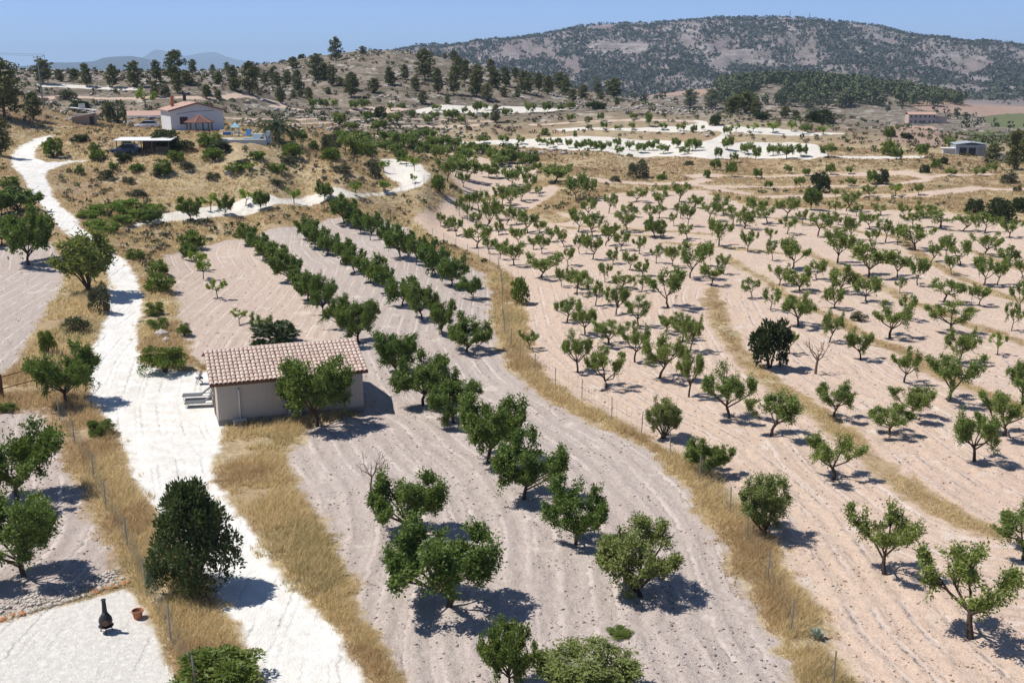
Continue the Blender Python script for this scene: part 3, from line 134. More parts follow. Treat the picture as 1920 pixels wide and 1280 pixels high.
# ---------------------------------------------------------------- object helpers
def tag(o, label=None, cat=None, group=None, kind=None):
    if label: o['label'] = label
    if cat: o['category'] = cat
    if group: o['group'] = group
    if kind: o['kind'] = kind
    return o
def link(o, parent=None):
    COL.objects.link(o)
    if parent is not None: o.parent = parent
    return o
def empty(name, loc, rz=0):
    o = bpy.data.objects.new(name, None); o.location = loc; o.rotation_euler = (0, 0, rz); o.empty_display_size = .3
    return link(o)
def np_mesh(name, V, Fq=None, Ft=None, mats=(), smooth=False, attrs=None, midx=None):
    V = np.asarray(V, np.float32).reshape(-1, 3); me = bpy.data.meshes.new(name)
    nq = 0 if Fq is None else len(Fq); ntr = 0 if Ft is None else len(Ft)
    loops = []
    if nq: loops.append(np.asarray(Fq, np.int32).ravel())
    if ntr: loops.append(np.asarray(Ft, np.int32).ravel())
    loops = np.concatenate(loops)
    me.vertices.add(len(V)); me.vertices.foreach_set('co', V.ravel())
    me.loops.add(len(loops)); me.loops.foreach_set('vertex_index', loops)
    me.polygons.add(nq+ntr)
    st = np.concatenate([np.arange(nq)*4, nq*4+np.arange(ntr)*3]).astype(np.int32)
    me.polygons.foreach_set('loop_start', st)
    if smooth: me.polygons.foreach_set('use_smooth', np.ones(nq+ntr, bool))
    if midx is not None: me.polygons.foreach_set('material_index', np.asarray(midx, np.int32))
    for m in mats: me.materials.append(m)
    for k, v in (attrs or {}).items():
        if v.ndim == 1:
            a = me.attributes.new(k, 'FLOAT', 'POINT'); a.data.foreach_set('value', v.astype(np.float32))
        else:
            a = me.attributes.new(k, 'FLOAT_COLOR', 'POINT'); a.data.foreach_set('color', v.astype(np.float32).ravel())
    me.update(); me.validate()
    return me
class MB:
    """collects simple solids and links them as one mesh object"""
    def __init__(s): s.v = []; s.f = []
    def add(s, v, f):
        n = len(s.v); s.v += [tuple(p) for p in v]; s.f += [tuple(i+n for i in q) for q in f]; return s
    def box(s, x0, x1, y0, y1, z0, z1):
        v = [(x0, y0, z0), (x1, y0, z0), (x1, y1, z0), (x0, y1, z0), (x0, y0, z1), (x1, y0, z1), (x1, y1, z1), (x0, y1, z1)]
        return s.add(v, [(3, 2, 1, 0), (4, 5, 6, 7), (0, 1, 5, 4), (1, 2, 6, 5), (2, 3, 7, 6), (3, 0, 4, 7)])
    def prism(s, poly, d):
        """closed polygon of 3-D points pushed along d"""
        n = len(poly); v = [Vector(p) for p in poly]; v += [p+Vector(d) for p in v[:n]]
        f = [tuple(range(n))[::-1], tuple(range(n, 2*n))]+[(i, (i+1) % n, n+(i+1) % n, n+i) for i in range(n)]
        return s.add(v, f)
    def tube(s, pts, r, n=6, caps=True):
        pts = [Vector(p) for p in pts]
        if not hasattr(r, '__len__'): r = [r]*len(pts)
        v = []; f = []
        for i, p in enumerate(pts):
            d = (pts[min(i+1, len(pts)-1)]-pts[max(i-1, 0)]).normalized()
            a = d.cross(Vector((0, 0, 1)) if abs(d.z) < .9 else Vector((1, 0, 0))).normalized(); b = d.cross(a)
            for k in range(n):
                t = 2*math.pi*k/n; v.append(p+(a*math.cos(t)+b*math.sin(t))*r[i])
        for i in range(len(pts)-1):
            for k in range(n):
                f.append((i*n+k, i*n+(k+1) % n, (i+1)*n+(k+1) % n, (i+1)*n+k))
        if caps: f += [tuple(range(n)), tuple(range((len(pts)-1)*n, len(pts)*n))[::-1]]
        return s.add(v, f)
    def lathe(s, prof, n=12, c=(0, 0)):
        v = []; f = []
        for r, z in prof:
            for k in range(n): v.append((c[0]+r*math.cos(2*math.pi*k/n), c[1]+r*math.sin(2*math.pi*k/n), z))
        for i in range(len(prof)-1):
            for k in range(n): f.append((i*n+k, i*n+(k+1) % n, (i+1)*n+(k+1) % n, (i+1)*n+k))
        f += [tuple(range(n))[::-1], tuple(range((len(prof)-1)*n, len(prof)*n))]
        return s.add(v, f)
    def mesh(s, name, mat, bevel=0, smooth=False):
        me = bpy.data.meshes.new(name); me.from_pydata([tuple(p) for p in s.v], [], s.f); me.materials.append(mat)
        bm = bmesh.new(); bm.from_mesh(me); bmesh.ops.recalc_face_normals(bm, faces=bm.faces)
        if bevel: bmesh.ops.bevel(bm, geom=list(bm.edges), offset=bevel, segments=1, affect='EDGES')
        bm.to_mesh(me); bm.free()
        if smooth:
            for p in me.polygons: p.use_smooth = True
        return me
    def build(s, name, mat, parent=None, bevel=0, smooth=False):
        return link(bpy.data.objects.new(name, s.mesh(name, mat, bevel, smooth)), parent)
# ---------------------------------------------------------------- material helpers
class NT:
    def __init__(s, name):
        s.m = bpy.data.materials.new(name); s.m.use_nodes = True; s.t = s.m.node_tree; s.t.nodes.clear()
        s.out = s.n('ShaderNodeOutputMaterial')
    def n(s, t, **k):
        o = s.t.nodes.new(t)
        for a, b in k.items(): setattr(o, a, b)
        return o
    def put(s, sock, v):
        if hasattr(v, 'links') or isinstance(v, bpy.types.NodeSocket): s.t.links.new(v, sock)
        elif isinstance(v, (tuple, list)): sock.default_value = (*v, 1) if len(v) == 3 and len(sock.default_value) == 4 else v
        else: sock.default_value = v
    def math(s, op, a, b=0, c=0, clamp=False):
        o = s.n('ShaderNodeMath', operation=op, use_clamp=clamp); s.put(o.inputs[0], a); s.put(o.inputs[1], b)
        if op in ('MULTIPLY_ADD',): s.put(o.inputs[2], c)
        return o.outputs[0]
    def step(s, a, b, x):
        o = s.n('ShaderNodeMapRange', interpolation_type='SMOOTHSTEP'); s.put(o.inputs[0], x); o.inputs[1].default_value = a; o.inputs[2].default_value = b
        return o.outputs[0]
    def mix(s, f, a, b, mode='MIX'):
        o = s.n('ShaderNodeMix', data_type='RGBA', blend_type=mode); s.put(o.inputs[0], f); s.put(o.inputs[6], a); s.put(o.inputs[7], b); return o.outputs[2]
    def noise(s, scale, detail=3, vec=None, rough=.55, dist=0):
        o = s.n('ShaderNodeTexNoise'); o.inputs['Scale'].default_value = scale; o.inputs['Detail'].default_value = detail; o.inputs['Roughness'].default_value = rough; o.inputs['Distortion'].default_value = dist
        s.t.links.new(vec if vec is not None else s.pos(), o.inputs['Vector']); return o.outputs[0]
    def pos(s):
        if not hasattr(s, '_p'): s._p = s.n('ShaderNodeNewGeometry').outputs['Position']
        return s._p
    def obj(s):
        if not hasattr(s, '_o'): s._o = s.n('ShaderNodeTexCoord').outputs['Object']
        return s._o
    def attr(s, name):
        o = s.n('ShaderNodeAttribute', attribute_name=name); return o
    def princ(s, col, rough=.8, spec=.3, normal=None, metal=0):
        o = s.n('ShaderNodeBsdfPrincipled'); s.put(o.inputs['Base Color'], col); s.put(o.inputs['Roughness'], rough); o.inputs['Specular IOR Level'].default_value = spec; o.inputs['Metallic'].default_value = metal
        if normal is not None: s.t.links.new(normal, o.inputs['Normal'])
        return o.outputs[0]
    def bump(s, h, strength=.5, dist=.1):
        o = s.n('ShaderNodeBump'); o.inputs['Strength'].default_value = strength; o.inputs['Distance'].default_value = dist; s.t.links.new(h, o.inputs['Height']); return o.outputs[0]
    def done(s, sh): s.t.links.new(sh, s.out.inputs[0]); return s.m
def plain(name, col, rough=.7, var=.18, scale=6, spec=.3, metal=0, bump=0):
    """one colour with mottled wear"""
    t = NT(name); n = t.noise(scale, 4, t.obj()); n2 = t.noise(scale*.17, 2, t.obj())
    f = t.math('ADD', t.math('MULTIPLY', n, .6), t.math('MULTIPLY', n2, .4))
    c = t.mix(f, tuple(max(0, v*(1-var)) for v in col), tuple(min(1, v*(1+var)) for v in col))
    return t.done(t.princ(c, rough, spec, t.bump(n, bump, .05) if bump else None, metal))
def leaf_mat(name, col, var=.35, trans=.28, hue=.5):
    t = NT(name); oi = t.n('ShaderNodeObjectInfo').outputs['Random']; isl = t.n('ShaderNodeNewGeometry').outputs['Random Per Island']
    cl = t.noise(.9, 2)
    f = t.math('ADD', t.math('MULTIPLY', isl, .5), t.math('MULTIPLY', cl, .5))
    lo = tuple(v*(1-var) for v in col); hi = (col[0]*(1+var*1.25), col[1]*(1+var), col[2]*(1+var*.4))
    c = t.mix(f, lo, hi)
    c = t.mix(t.math('MULTIPLY', oi, hue), c, (col[0]*1.5, col[1]*1.18, col[2]*.95))
    p = t.princ(c, .55, .35); tr = t.n('ShaderNodeBsdfTranslucent'); t.put(tr.inputs[0], t.mix(.5, c, (col[0]*1.6, col[1]*1.9, col[2]*.6)))
    mx = t.n('ShaderNodeMixShader'); mx.inputs[0].default_value = trans; t.t.links.new(p, mx.inputs[1]); t.t.links.new(tr.outputs[0], mx.inputs[2])
    return t.done(mx.outputs[0])
# ---------------------------------------------------------------- ground material: zones come from distances to field, road and path outlines
def ground_mat():
    t = NT('ground_surface'); P = t.pos()
    def A(k): return t.attr(k).outputs['Fac']
    n_edge = t.noise(1.1, 3); n_edge2 = t.noise(.22, 3)
    ew = t.math('ADD', t.math('MULTIPLY', t.math('SUBTRACT', n_edge, .5), 1.5), t.math('MULTIPLY', t.math('SUBTRACT', n_edge2, .5), 1.6))
    def mask(k, a=-.25, b=.35, w=1.0): return t.step(a, b, t.math('ADD', A(k), t.math('MULTIPLY', ew, w)))
    fine = t.noise(14, 4); mid = t.noise(2.3, 4); big = t.noise(.35, 3); huge = t.noise(.06, 3)
    # dry grass land
    dry = t.mix(t.step(.35, .65, big), (.30, .225, .14), (.42, .33, .20))
    dry = t.mix(t.step(.4, .7, mid), dry, (.50, .405, .25))
    dry = t.mix(t.step(.58, .72, t.noise(.8, 3)), dry, (.13, .11, .065))
    dry = t.mix(t.math('MULTIPLY', t.step(.45, .62, t.noise(.055, 3)), .5), dry, (.27, .17, .105))
    hill = t.mix(t.step(.42, .62, t.noise(.12, 5)), (.15, .125, .10), (.25, .205, .165))
    hill = t.mix(t.step(.5, .68, t.noise(.5, 5)), hill, (.085, .085, .045))
    hill = t.mix(t.math('MULTIPLY', t.step(.52, .66, t.noise(.16, 6, rough=.7)), .85), hill, (.46, .42, .38))
    dry = t.mix(A('hill'), dry, hill)
    # ploughed soil
    soil = t.mix(A('pink'), (.47, .405, .365), (.60, .46, .36))
    soil = t.mix(t.math('MULTIPLY', t.step(.45, .75, huge), .55), soil, t.mix(A('pink'), (.41, .335, .295), (.58, .42, .325)))
    soil = t.mix(t.math('MULTIPLY', t.step(.3, .75, mid), .35), soil, (.33, .265, .23))
    soil = t.mix(t.math('MULTIPLY', t.step(.53, .66, fine), .45), soil, t.mix(A('pink'), (.235, .185, .165), (.30, .20, .14)))
    soil = t.mix(t.math('MULTIPLY', t.step(.55, .66, t.noise(8.0, 5, rough=.65)), .36), soil, t.mix(A('pink'), (.27, .215, .19), (.36, .245, .18)))
    soil = t.mix(t.math('MULTIPLY', t.step(.54, .68, t.noise(6.5, 5)), .45), soil, (.66, .59, .54))
    soil = t.mix(t.math('MULTIPLY', t.step(.60, .70, t.noise(.45, 4)), .6), soil, (.63, .56, .49))
    wv = t.math('ADD', A('across'), t.math('MULTIPLY', t.math('SUBTRACT', mid, .5), .5))
    fur = t.math('SINE', t.math('MULTIPLY', wv, 5.2)); fur2 = t.math('SINE', t.math('MULTIPLY', wv, 13.7))
    furm = t.math('MULTIPLY', t.step(.1, .9, t.math('ADD', t.math('MULTIPLY', fur, .6), t.math('MULTIPLY', fur2, .4))), t.step(.38, .6, t.noise(.28, 3)))
    soil = t.mix(t.math('MULTIPLY', furm, .62), soil, (.62, .535, .49))
    fd = t.math('MULTIPLY', t.step(.55, .95, t.math('SINE', t.math('MULTIPLY', wv, 9.1))), t.step(.45, .6, t.noise(.33, 3)))
    soil = t.mix(t.math('MULTIPLY', fd, .42), soil, (.33, .27, .24))
    white = t.mix(t.step(.3, .75, t.noise(1.3, 5)), (.60, .555, .49), (.74, .705, .65))
    white = t.mix(t.math('MULTIPLY', t.step(.55, .75, fine), .35), white, (.42, .38, .33))
    road = t.mix(t.step(.35, .75, t.noise(.9, 5)), (.70, .675, .63), (.82, .80, .765))
    road = t.mix(t.math('MULTIPLY', t.step(.62, .74, t.noise(1.7, 5)), .45), road, (.55, .50, .44))
    rw = A('road'); mids = t.math('MULTIPLY', t.step(1.3, 1.7, rw), t.step(.42, .6, t.noise(1.2, 4)))
    road = t.mix(t.math('MULTIPLY', mids, .35), road, (.58, .53, .47))
    road = t.mix(t.math('MULTIPLY', t.step(.56, .68, t.noise(9, 4)), .25), road, (.50, .46, .41))
    patio = t.mix(t.step(.3, .8, t.noise(5, 4)), (.56, .53, .49), (.70, .675, .63))
    red = t.mix(big, (.30, .205, .16), (.38, .275, .22)); grn = t.mix(big, (.10, .125, .06), (.17, .175, .085))
    # mountain: rock, scrub and scree
    m1 = t.noise(.006, 6, rough=.65); m2 = t.math('ADD', t.math('MULTIPLY', t.noise(.07, 6, rough=.75), .55), t.math('MULTIPLY', t.noise(.3, 4), .45))
    mt = t.mix(t.step(.38, .60, m2), (.12, .11, .095), (.27, .215, .215))
    mt = t.mix(t.math('MULTIPLY', t.step(.46, .62, t.noise(.02, 6, rough=.78)), .85), mt, t.mix(t.step(.45, .6, t.noise(.004, 3)), (.34, .31, .305), (.21, .155, .15)))
    mt = t.mix(t.math('MULTIPLY', t.step(.5, .66, m1), .35), mt, (.10, .105, .075))
    c = dry
    c = t.mix(mask('soil'), c, soil)
    c = t.mix(mask('white', -.2, .3, .4), c, white)
    c = t.mix(mask('red', -1, 1), c, red); c = t.mix(mask('grn', -1, 1), c, grn)
    c = t.mix(mask('patio', -.15, .2, .35), c, patio)
    c = t.mix(mask('road', -.25, .3, .75), c, road)
    c = t.mix(A('mtn'), c, mt)
    h = t.math('ADD', t.math('MULTIPLY', fine, .5), t.math('ADD', mid, t.math('MULTIPLY', furm, .5)))
    return t.done(t.princ(c, .95, .12, t.bump(h, .8, .12)))
M = {}
M['ground'] = ground_mat()
# ---------------------------------------------------------------- the ground sheet
def zone_fields(x, y):
    r = np.sqrt(x*x+y*y); Zf = {}
    Zf['road'] = np.clip(sdf_poly(x, y, ROAD), -6, 6)
    w = np.full(x.shape, -6.0); pth = np.full(x.shape, -6.0)
    for p in WHITE: w = np.maximum(w, sdf_poly(x, y, p))
    near = (r < 700)
    for L, hw in PATHS:
        d = np.full(x.shape, 99.0); d[near] = sdf_line(x[near], y[near], L); pth = np.maximum(pth, hw-d)
    Zf['white'] = np.clip(w, -6, 6)
    pk = np.maximum(pth, sdf_poly(x, y, WHITE_SOIL))
    for p in PINK: pk = np.maximum(pk, sdf_poly(x, y, p))
    gr = np.full(x.shape, -6.0)
    for p in GREY: gr = np.maximum(gr, sdf_poly(x, y, p))
    Zf['pink'] = sstep(-.5, .5, pk-gr); s = np.maximum(pk, gr); sd = np.full(x.shape, 99.0)
    for L, hw in STRIPS:
        d = np.full(x.shape, 99.0); d[near] = sdf_line(x[near], y[near], L); sd = np.minimum(sd, d-hw)
    Zf['strip'] = sd; pinkness = np.maximum(Zf['pink'], .62*sstep(-1.5, 1.5, sdf_poly(x, y, BROWN)))
    Zf['soil'] = np.clip(np.minimum(s, sd)+.75*(fbm(x*.33, y*.33, 3, 55)-.5)+.5*(vnoise(x*1.7, y*1.7, 56)-.5), -6, 6)
    Zf['patio'] = np.clip(sdf_poly(x, y, PATIO), -6, 6)
    for k, S in (('red', REDV), ('grn', GRNV)):
        q = np.full(x.shape, -6.0)
        for p in S: q = np.maximum(q, sdf_poly(x, y, p))
        Zf[k] = np.clip(q, -6, 6)
    Zf['hill'] = np.where(x > -20, sstep(255, 335, r), sstep(222, 290, r)); Zf['mtn'] = sstep(1150, 1450, r)
    ac = np.zeros(x.shape); nr = r < 260
    dA = sdf_line(x[nr], y[nr], FENCE_LONG); dB = np.full(dA.shape, 99.0)
    for L, hw in STRIPS[:4]: dB = np.minimum(dB, sdf_line(x[nr], y[nr], L))
    ac[nr] = np.where(Zf['pink'][nr] > .5, np.minimum(dA, dB), dA)
    Zf['across'] = ac; Zf['pink'] = pinkness
    return Zf
def relief(x, y, z, Zf):
    """small relief: furrows and clods in the fields, tussocky banks, wheel ruts"""
    r = np.sqrt(x*x+y*y); nearf = 1-sstep(70, 150, r)
    soil = sstep(0, .6, Zf['soil'])*(1-sstep(-.3, .2, Zf['road']))
    z = z+nearf*soil*(.035*np.sin((Zf['across']+.4*vnoise(x*.5, y*.5, 7))*5.2)+.05*(vnoise(x*2.1, y*2.1, 12)-.5)+.045*(vnoise(x*4.7, y*4.7, 14)-.5))
    hard = np.maximum(np.maximum(Zf['road'], Zf['white']), np.maximum(Zf['soil'], Zf['patio']))
    dry = sstep(.2, -.8, hard)*(1-sstep(600, 900, r))
    z = z+dry*(.18+.35*sstep(100, 200, r))*(fbm(x*.8, y*.8, 3, 15)-.35)
    rd = sstep(-.2, .8, Zf['road'])
    return z-rd*.05
def build_ground():
    az = np.concatenate([np.arange(-180, -33, 4.0), np.arange(-33, 33.01, .15), np.arange(37, 179, 4.0)])
    az = rad(1)*az
    rr = np.concatenate([np.geomspace(1.5, 25, 14), 25*1.0062**np.arange(1, 540), np.geomspace(720, 4600, 160), np.geomspace(5000, 60000, 18)])
    RR, AA = np.meshgrid(rr, az, indexing='ij'); x = (RR*np.sin(AA)).ravel(); y = (RR*np.cos(AA)).ravel()
    z = height(x, y); Zf = zone_fields(x, y); z = relief(x, y, z, Zf)
    nr, na = RR.shape; idx = np.arange(nr*na).reshape(nr, na)
    nx = np.roll(idx, -1, axis=1)
    Q = np.stack([idx[:-1], nx[:-1], nx[1:], idx[1:]], -1).reshape(-1, 4)[:, ::-1]
    V = np.stack([x, y, z], 1)
    fr = np.sqrt(x[Q[:, 0]]**2+y[Q[:, 0]]**2)
    mean = lambda k: Zf[k][Q].mean(1)
    cls = np.zeros(len(Q), int)                              # 0 = rough dry land
    cls[fr > 235] = 1; cls[fr > 560] = 2; cls[fr > 1300] = 3
    so_ = mean('soil') > 0; pkm = mean('pink') > .5
    cls[so_ & pkm] = 4; cls[so_ & ~pkm] = 5
    cls[mean('white') > 0] = 6; cls[mean('patio') > 0] = 7; cls[mean('road') > 0] = 8
    names = ['ground', 'hill_ground', 'valley_ground', 'mountain', 'orchard_ground', 'ploughed_field', 'white_gravel_terrace', 'gravel_yard', 'gravel_road']
    keys = ['road', 'white', 'pink', 'soil', 'patio', 'red', 'grn', 'hill', 'mtn', 'across']
    for k, nm in enumerate(names):
        f = Q[cls == k]
        if not len(f): continue
        u, inv = np.unique(f, return_inverse=True)
        me = np_mesh(nm, V[u], Fq=inv.reshape(-1, 4), mats=[M['ground']], smooth=True, attrs={q: Zf[q][u] for q in keys})
        tag(link(bpy.data.objects.new(nm, me)), kind='structure')
build_ground()
def ground_z(x, y):
    """height of the finished sheet at points"""
    x = np.asarray(x, float).ravel(); y = np.asarray(y, float).ravel()
    return relief(x, y, height(x, y), zone_fields(x, y))
# far blue ranges
def range_mesh(name, prof, R, depth, seed, mat):
    """a mountain range: foot, slope, crest and far side; prof = (azimuth deg, crest height m)"""
    a = np.linspace(prof[0][0], prof[-1][0], 260); h = np.interp(a, [p[0] for p in prof], [p[1] for p in prof])
    k = np.hanning(9); k /= k.sum(); h = np.convolve(np.pad(h, 4, mode='edge'), k, 'valid')
    cs = np.linspace(-1, 1, 41); A_, S_ = np.meshgrid(rad(1)*a, cs, indexing='ij'); Hh = h[:, None]*np.ones_like(S_)
    rr = R+S_*depth; x = rr*np.sin(A_); y = rr*np.cos(A_)
    g = fbm(x/(R*.03), y/(R*.03), 4, seed)
    z = -15+(Hh+15)*(1-np.abs(S_))**1.15*(1+(g-.5)*.9*np.abs(S_)*2)+(Hh*.08)*(fbm(A_*160, S_*2, 3, seed+5)-.5)
    n0, n1 = A_.shape; i = np.arange(n0*n1).reshape(n0, n1)
    Q = np.stack([i[:-1, :-1], i[:-1, 1:], i[1:, 1:], i[1:, :-1]], -1).reshape(-1, 4)
    me = np_mesh(name, np.stack([x, y, z], -1).reshape(-1, 3), Fq=Q, mats=[mat], smooth=True)
    tag(link(bpy.data.objects.new(name, me)), kind='structure')
M['range'] = plain('range_woods', (.036, .046, .048), .95, .3, .0006)
az_of = lambda px: math.degrees(math.atan2((px-960)/2000, math.cos(rad(14.17))+505/2000*math.sin(rad(14.17))))
ang = lambda py: math.tan(rad(14.17)-math.atan((640-py)/2000))
def prof(pts, R): return [(az_of(px), 21-ang(py)*R) for px, py in pts]
range_mesh('distant_mountain', prof([(-200, 128), (0, 126), (60, 124), (95, 118), (150, 119), (180, 116), (200, 110), (235, 107), (262, 108), (285, 114), (305, 124), (340, 134), (420, 140)], 9000), 9000, 1500, 61, M['range'])
range_mesh('far_mountain', prof([(120, 138), (230, 125), (270, 109), (292, 96), (312, 96), (330, 104), (352, 106), (385, 101), (405, 99), (425, 107), (455, 114), (500, 120), (600, 132), (760, 140)], 17000), 17000, 2800, 71, M['range'])
# ---------------------------------------------------------------- haze: the air between here and the far ranges
def haze():
    m = MB().box(-24000, 24000, -300, 41000, -40, 900)
    t = NT('air'); v = t.n('ShaderNodeVolumePrincipled')
    v.inputs['Color'].default_value = (.55, .76, 1, 1); v.inputs['Density'].default_value = HAZE; v.inputs['Density Attribute'].default_value = ''; v.inputs['Anisotropy'].default_value = .1
    t.t.links.new(v.outputs[0], t.out.inputs['Volume'])
    tag(m.build('haze', t.m), kind='stuff')
HAZE = 8.5e-5
haze()

# ---------------------------------------------------------------- plants
M['bark'] = plain('bark', (.085, .062, .048), .95, .4, 9, .1, bump=.6)
M['bark_pine'] = plain('bark_pine', (.12, .085, .065), .95, .4, 7, .1, bump=.6)
M['bark_dead'] = plain('bark_dead', (.17, .13, .11), .95, .3, 9, .1)
LEAF = {'a': leaf_mat('leaf_almond', (.165, .225, .062)), 'd': leaf_mat('leaf_orchard', (.122, .182, .045)), 'o': leaf_mat('leaf_olive', (.17, .215, .07)),
        'y': leaf_mat('leaf_young', (.21, .30, .045)), 's': leaf_mat('leaf_shrub', (.125, .180, .040)), 'g': leaf_mat('leaf_grey', (.085, .095, .062), hue=.25),
        'v': leaf_mat('leaf_vine', (.14, .215, .035)), 'k': leaf_mat('leaf_dark', (.048, .070, .030), hue=.3), 'p': leaf_mat('leaf_pine', (.098, .118, .036), trans=.12), 'c': leaf_mat('leaf_carob', (.045, .065, .028), hue=.1),
        'b': leaf_mat('leaf_hedge', (.075, .105, .042), hue=.1)}
def unit(v): return v/(np.linalg.norm(v, axis=-1, keepdims=True)+1e-9)
def leaves_np(P, D, L, Wd, rng):
    """diamond leaves: P base, D direction, L length, Wd width"""
    n = len(P); D = unit(D); S = unit(np.cross(D, rng.normal(size=(n, 3))))
    N = np.cross(S, D); L = L[:, None]; Wd = Wd[:, None]
    v = np.stack([P, P+D*L*.45+S*Wd*.5+N*Wd*.12, P+D*L, P+D*L*.45-S*Wd*.5+N*Wd*.12], 1).reshape(-1, 3)
    return v, np.arange(4*n).reshape(n, 4)
def facets_np(P, d, L, Wd, rng):
    """leafy facets lying on a rounded surface whose outward direction is d"""
    n = len(P); N = unit(d+rng.normal(0, .42, (n, 3))); D = unit(np.cross(N, rng.normal(size=(n, 3)))); S = np.cross(N, D); L = L[:, None]; Wd = Wd[:, None]
    v = np.stack([P-D*L*.5, P+S*Wd*.5, P+D*L*.5, P-S*Wd*.5], 1).reshape(-1, 3)
    return v, np.arange(4*n).reshape(n, 4)
def grow(rng, kind, lod):
    """skeleton of a tree 4 m tall and about 3.6 m wide: returns branch polylines and twig (start, end) arrays"""
    br = []; tw = []
    lean = rng.normal(0, .10, 2)
    if kind == 'a': ht, nl, spread, sec, twn = rng.uniform(.6, 1.0), rng.integers(5, 8), 1.25, 5, 8
    elif kind == 'y': ht, nl, spread, sec, twn = 1.2, 5, 1.0, 4, 6
    elif kind == 'o': ht, nl, spread, sec, twn = .28, 12, .9, 5, 7
    else: ht, nl, spread, sec, twn = rng.uniform(.55, .8), 11, 1.15, 6, 7
    top = np.array([lean[0]*1.4, lean[1]*1.4, ht]); mid = np.array([lean[0]*.3+rng.normal(0, .06), lean[1]*.3, ht*.5])
    br.append((np.array([[0, 0, -.25], [0, 0, .05], mid, top]), [.13, .095, .08, .065] if kind in 'ad' else [.10, .085, .07, .06]))
    a0 = rng.uniform(0, 6.28)
    for i in range(nl):
        a = a0+6.283*i/nl+rng.normal(0, .3); inner = (i % 3 == 2)
        el = rng.uniform(.95, 1.35) if inner else rng.uniform(.45, 1.0)
        ln = rng.uniform(1.9, 2.6) if kind != 'd' else rng.uniform(1.9, 2.7)
        if kind == 'o': el = rng.uniform(.7, 1.4); ln = rng.uniform(2.2, 3.2)
        d = np.array([math.cos(a)*math.cos(el)*spread, math.sin(a)*math.cos(el)*spread, math.sin(el)])
        p0 = top+np.array([0, 0, rng.uniform(-.25, .0)]); pts = [p0]; p = p0
        for k in range(3):
            dd = d+rng.normal(0, .16, 3); dd[2] += .12*k if kind == 'a' else -.06*k; p = p+unit(dd)*ln/3; pts.append(p)
        pts = np.array(pts); br.append((pts, [.045, .035, .025, .012]))
        for j in range(sec):
            t = rng.uniform(.3, 1.0)*3; k = min(2, int(t)); q = pts[k]+(pts[k+1]-pts[k])*(t-k)
            d2 = unit(d+rng.normal(0, .75, 3)+np.array([0, 0, .15])); l2 = rng.uniform(.45, 1.0)*(1 if kind == 'a' else .85)
            e = q+d2*l2; br.append((np.array([q, q+d2*l2*.5+rng.normal(0, .05, 3), e]), [.026, .018, .008]))
            for m_ in range(twn):
                s0 = q+(e-q)*rng.uniform(.15, 1); d3 = unit(d2+rng.normal(0, .8, 3)+np.array([0, 0, .1]))
                tw.append((s0, s0+d3*rng.uniform(.28, .62)))
    # gather the crown into a rounded, lumpy envelope, as pruned trees grow
    c, rx, rz = {'a': (2.5, 1.32, 1.6), 'd': (2.1, 1.6, 1.7), 'y': (2.5, 1.2, 1.5), 'o': (2.0, 1.15, 2.0)}[kind]
    ph = rng.uniform(0, 6.28, 4); amp = rng.uniform(.10, .24)
    def shape(p):
        p = np.array(p, float); q = (p-np.array([top[0], top[1], c]))/np.array([rx, rx, rz]); rho = np.linalg.norm(q, axis=-1, keepdims=True)+1e-6
        u = q/rho; lim = 1+amp*(np.sin(3*np.arctan2(u[..., 1:2], u[..., 0:1])+ph[0])+.8*np.sin(5*u[..., 2:3]+ph[1])+.6*np.sin(4*u[..., 0:1]+6*u[..., 1:2]+ph[2]))
        rn = rho/lim; rn2 = np.where(rn < .6, rn, .6+.42*np.tanh((rn-.6)/.55)); w = np.clip((p[..., 2:3]-ht*.7)/.5, 0, 1)
        return p+w*((u*rn2*lim)*np.array([rx, rx, rz])+np.array([top[0], top[1], c])-p)
    br = [br[0]]+[(shape(p), r) for p, r in br[1:]]
    tw = [(shape(a_), shape(b_)) for a_, b_ in tw]
    return br, tw
def trunk_mesh(name, br, mat, sides, keep):
    mb = MB()
    for pts, r in br[:keep]: mb.tube(pts, r, sides, caps=False)
    return mb.mesh(name, mat, smooth=True)
def tree_proto(kind, seed, lod):
    """lod 0 near, 1 middle, 2 far"""
    rng = np.random.default_rng(seed); br, tw = grow(rng, kind if kind in 'ayo' else 'd', lod)
    S0 = np.array([t[0] for t in tw]); S1 = np.array([t[1] for t in tw])
    if kind in 'ao':
        keep = rng.random(len(S0)) < rng.uniform(.68, .95); S0 = S0[keep]; S1 = S1[keep]
    base = {'a': (.125, .052, 36), 'd': (.115, .062, 40), 'y': (.13, .07, 30), 'o': (.115, .048, 46)}[kind]
    nper = [base[2], base[2]//3, 7][lod]; sz = [1, 1.8, 2.9][lod]
    n = len(S0)*nper; i = np.repeat(np.arange(len(S0)), nper); t = rng.random(n)[:, None]
    Pp = S0[i]+(S1[i]-S0[i])*t+rng.normal(0, .075, (n, 3)); D = unit(S1[i]-S0[i])*.7+rng.normal(0, .8, (n, 3)); D[:, 2] -= .1
    v, f = leaves_np(Pp, D, base[0]*sz*rng.uniform(.7, 1.35, n), base[1]*sz*rng.uniform(.7, 1.3, n), rng)
    lo, hi = np.percentile(v, 3, axis=0), np.percentile(v, 97, axis=0); w = .5*((hi[0]-lo[0])+(hi[1]-lo[1]))*1.03; h = np.percentile(v[:, 2], 99.3)
    sx = 3.6/w*1.02; sz_ = 4.0/h; sc_ = np.array([sx, sx, sz_]); v = v*sc_
    br = [(p*sc_, [q*sx for q in r]) for p, r in br]
    cm = np_mesh('crown', v, Fq=f, mats=[LEAF[kind]])
    tm = trunk_mesh('trunk', br, M['bark'], [7, 5, 4][lod], [999, 60, 12][lod])
    return tm, cm
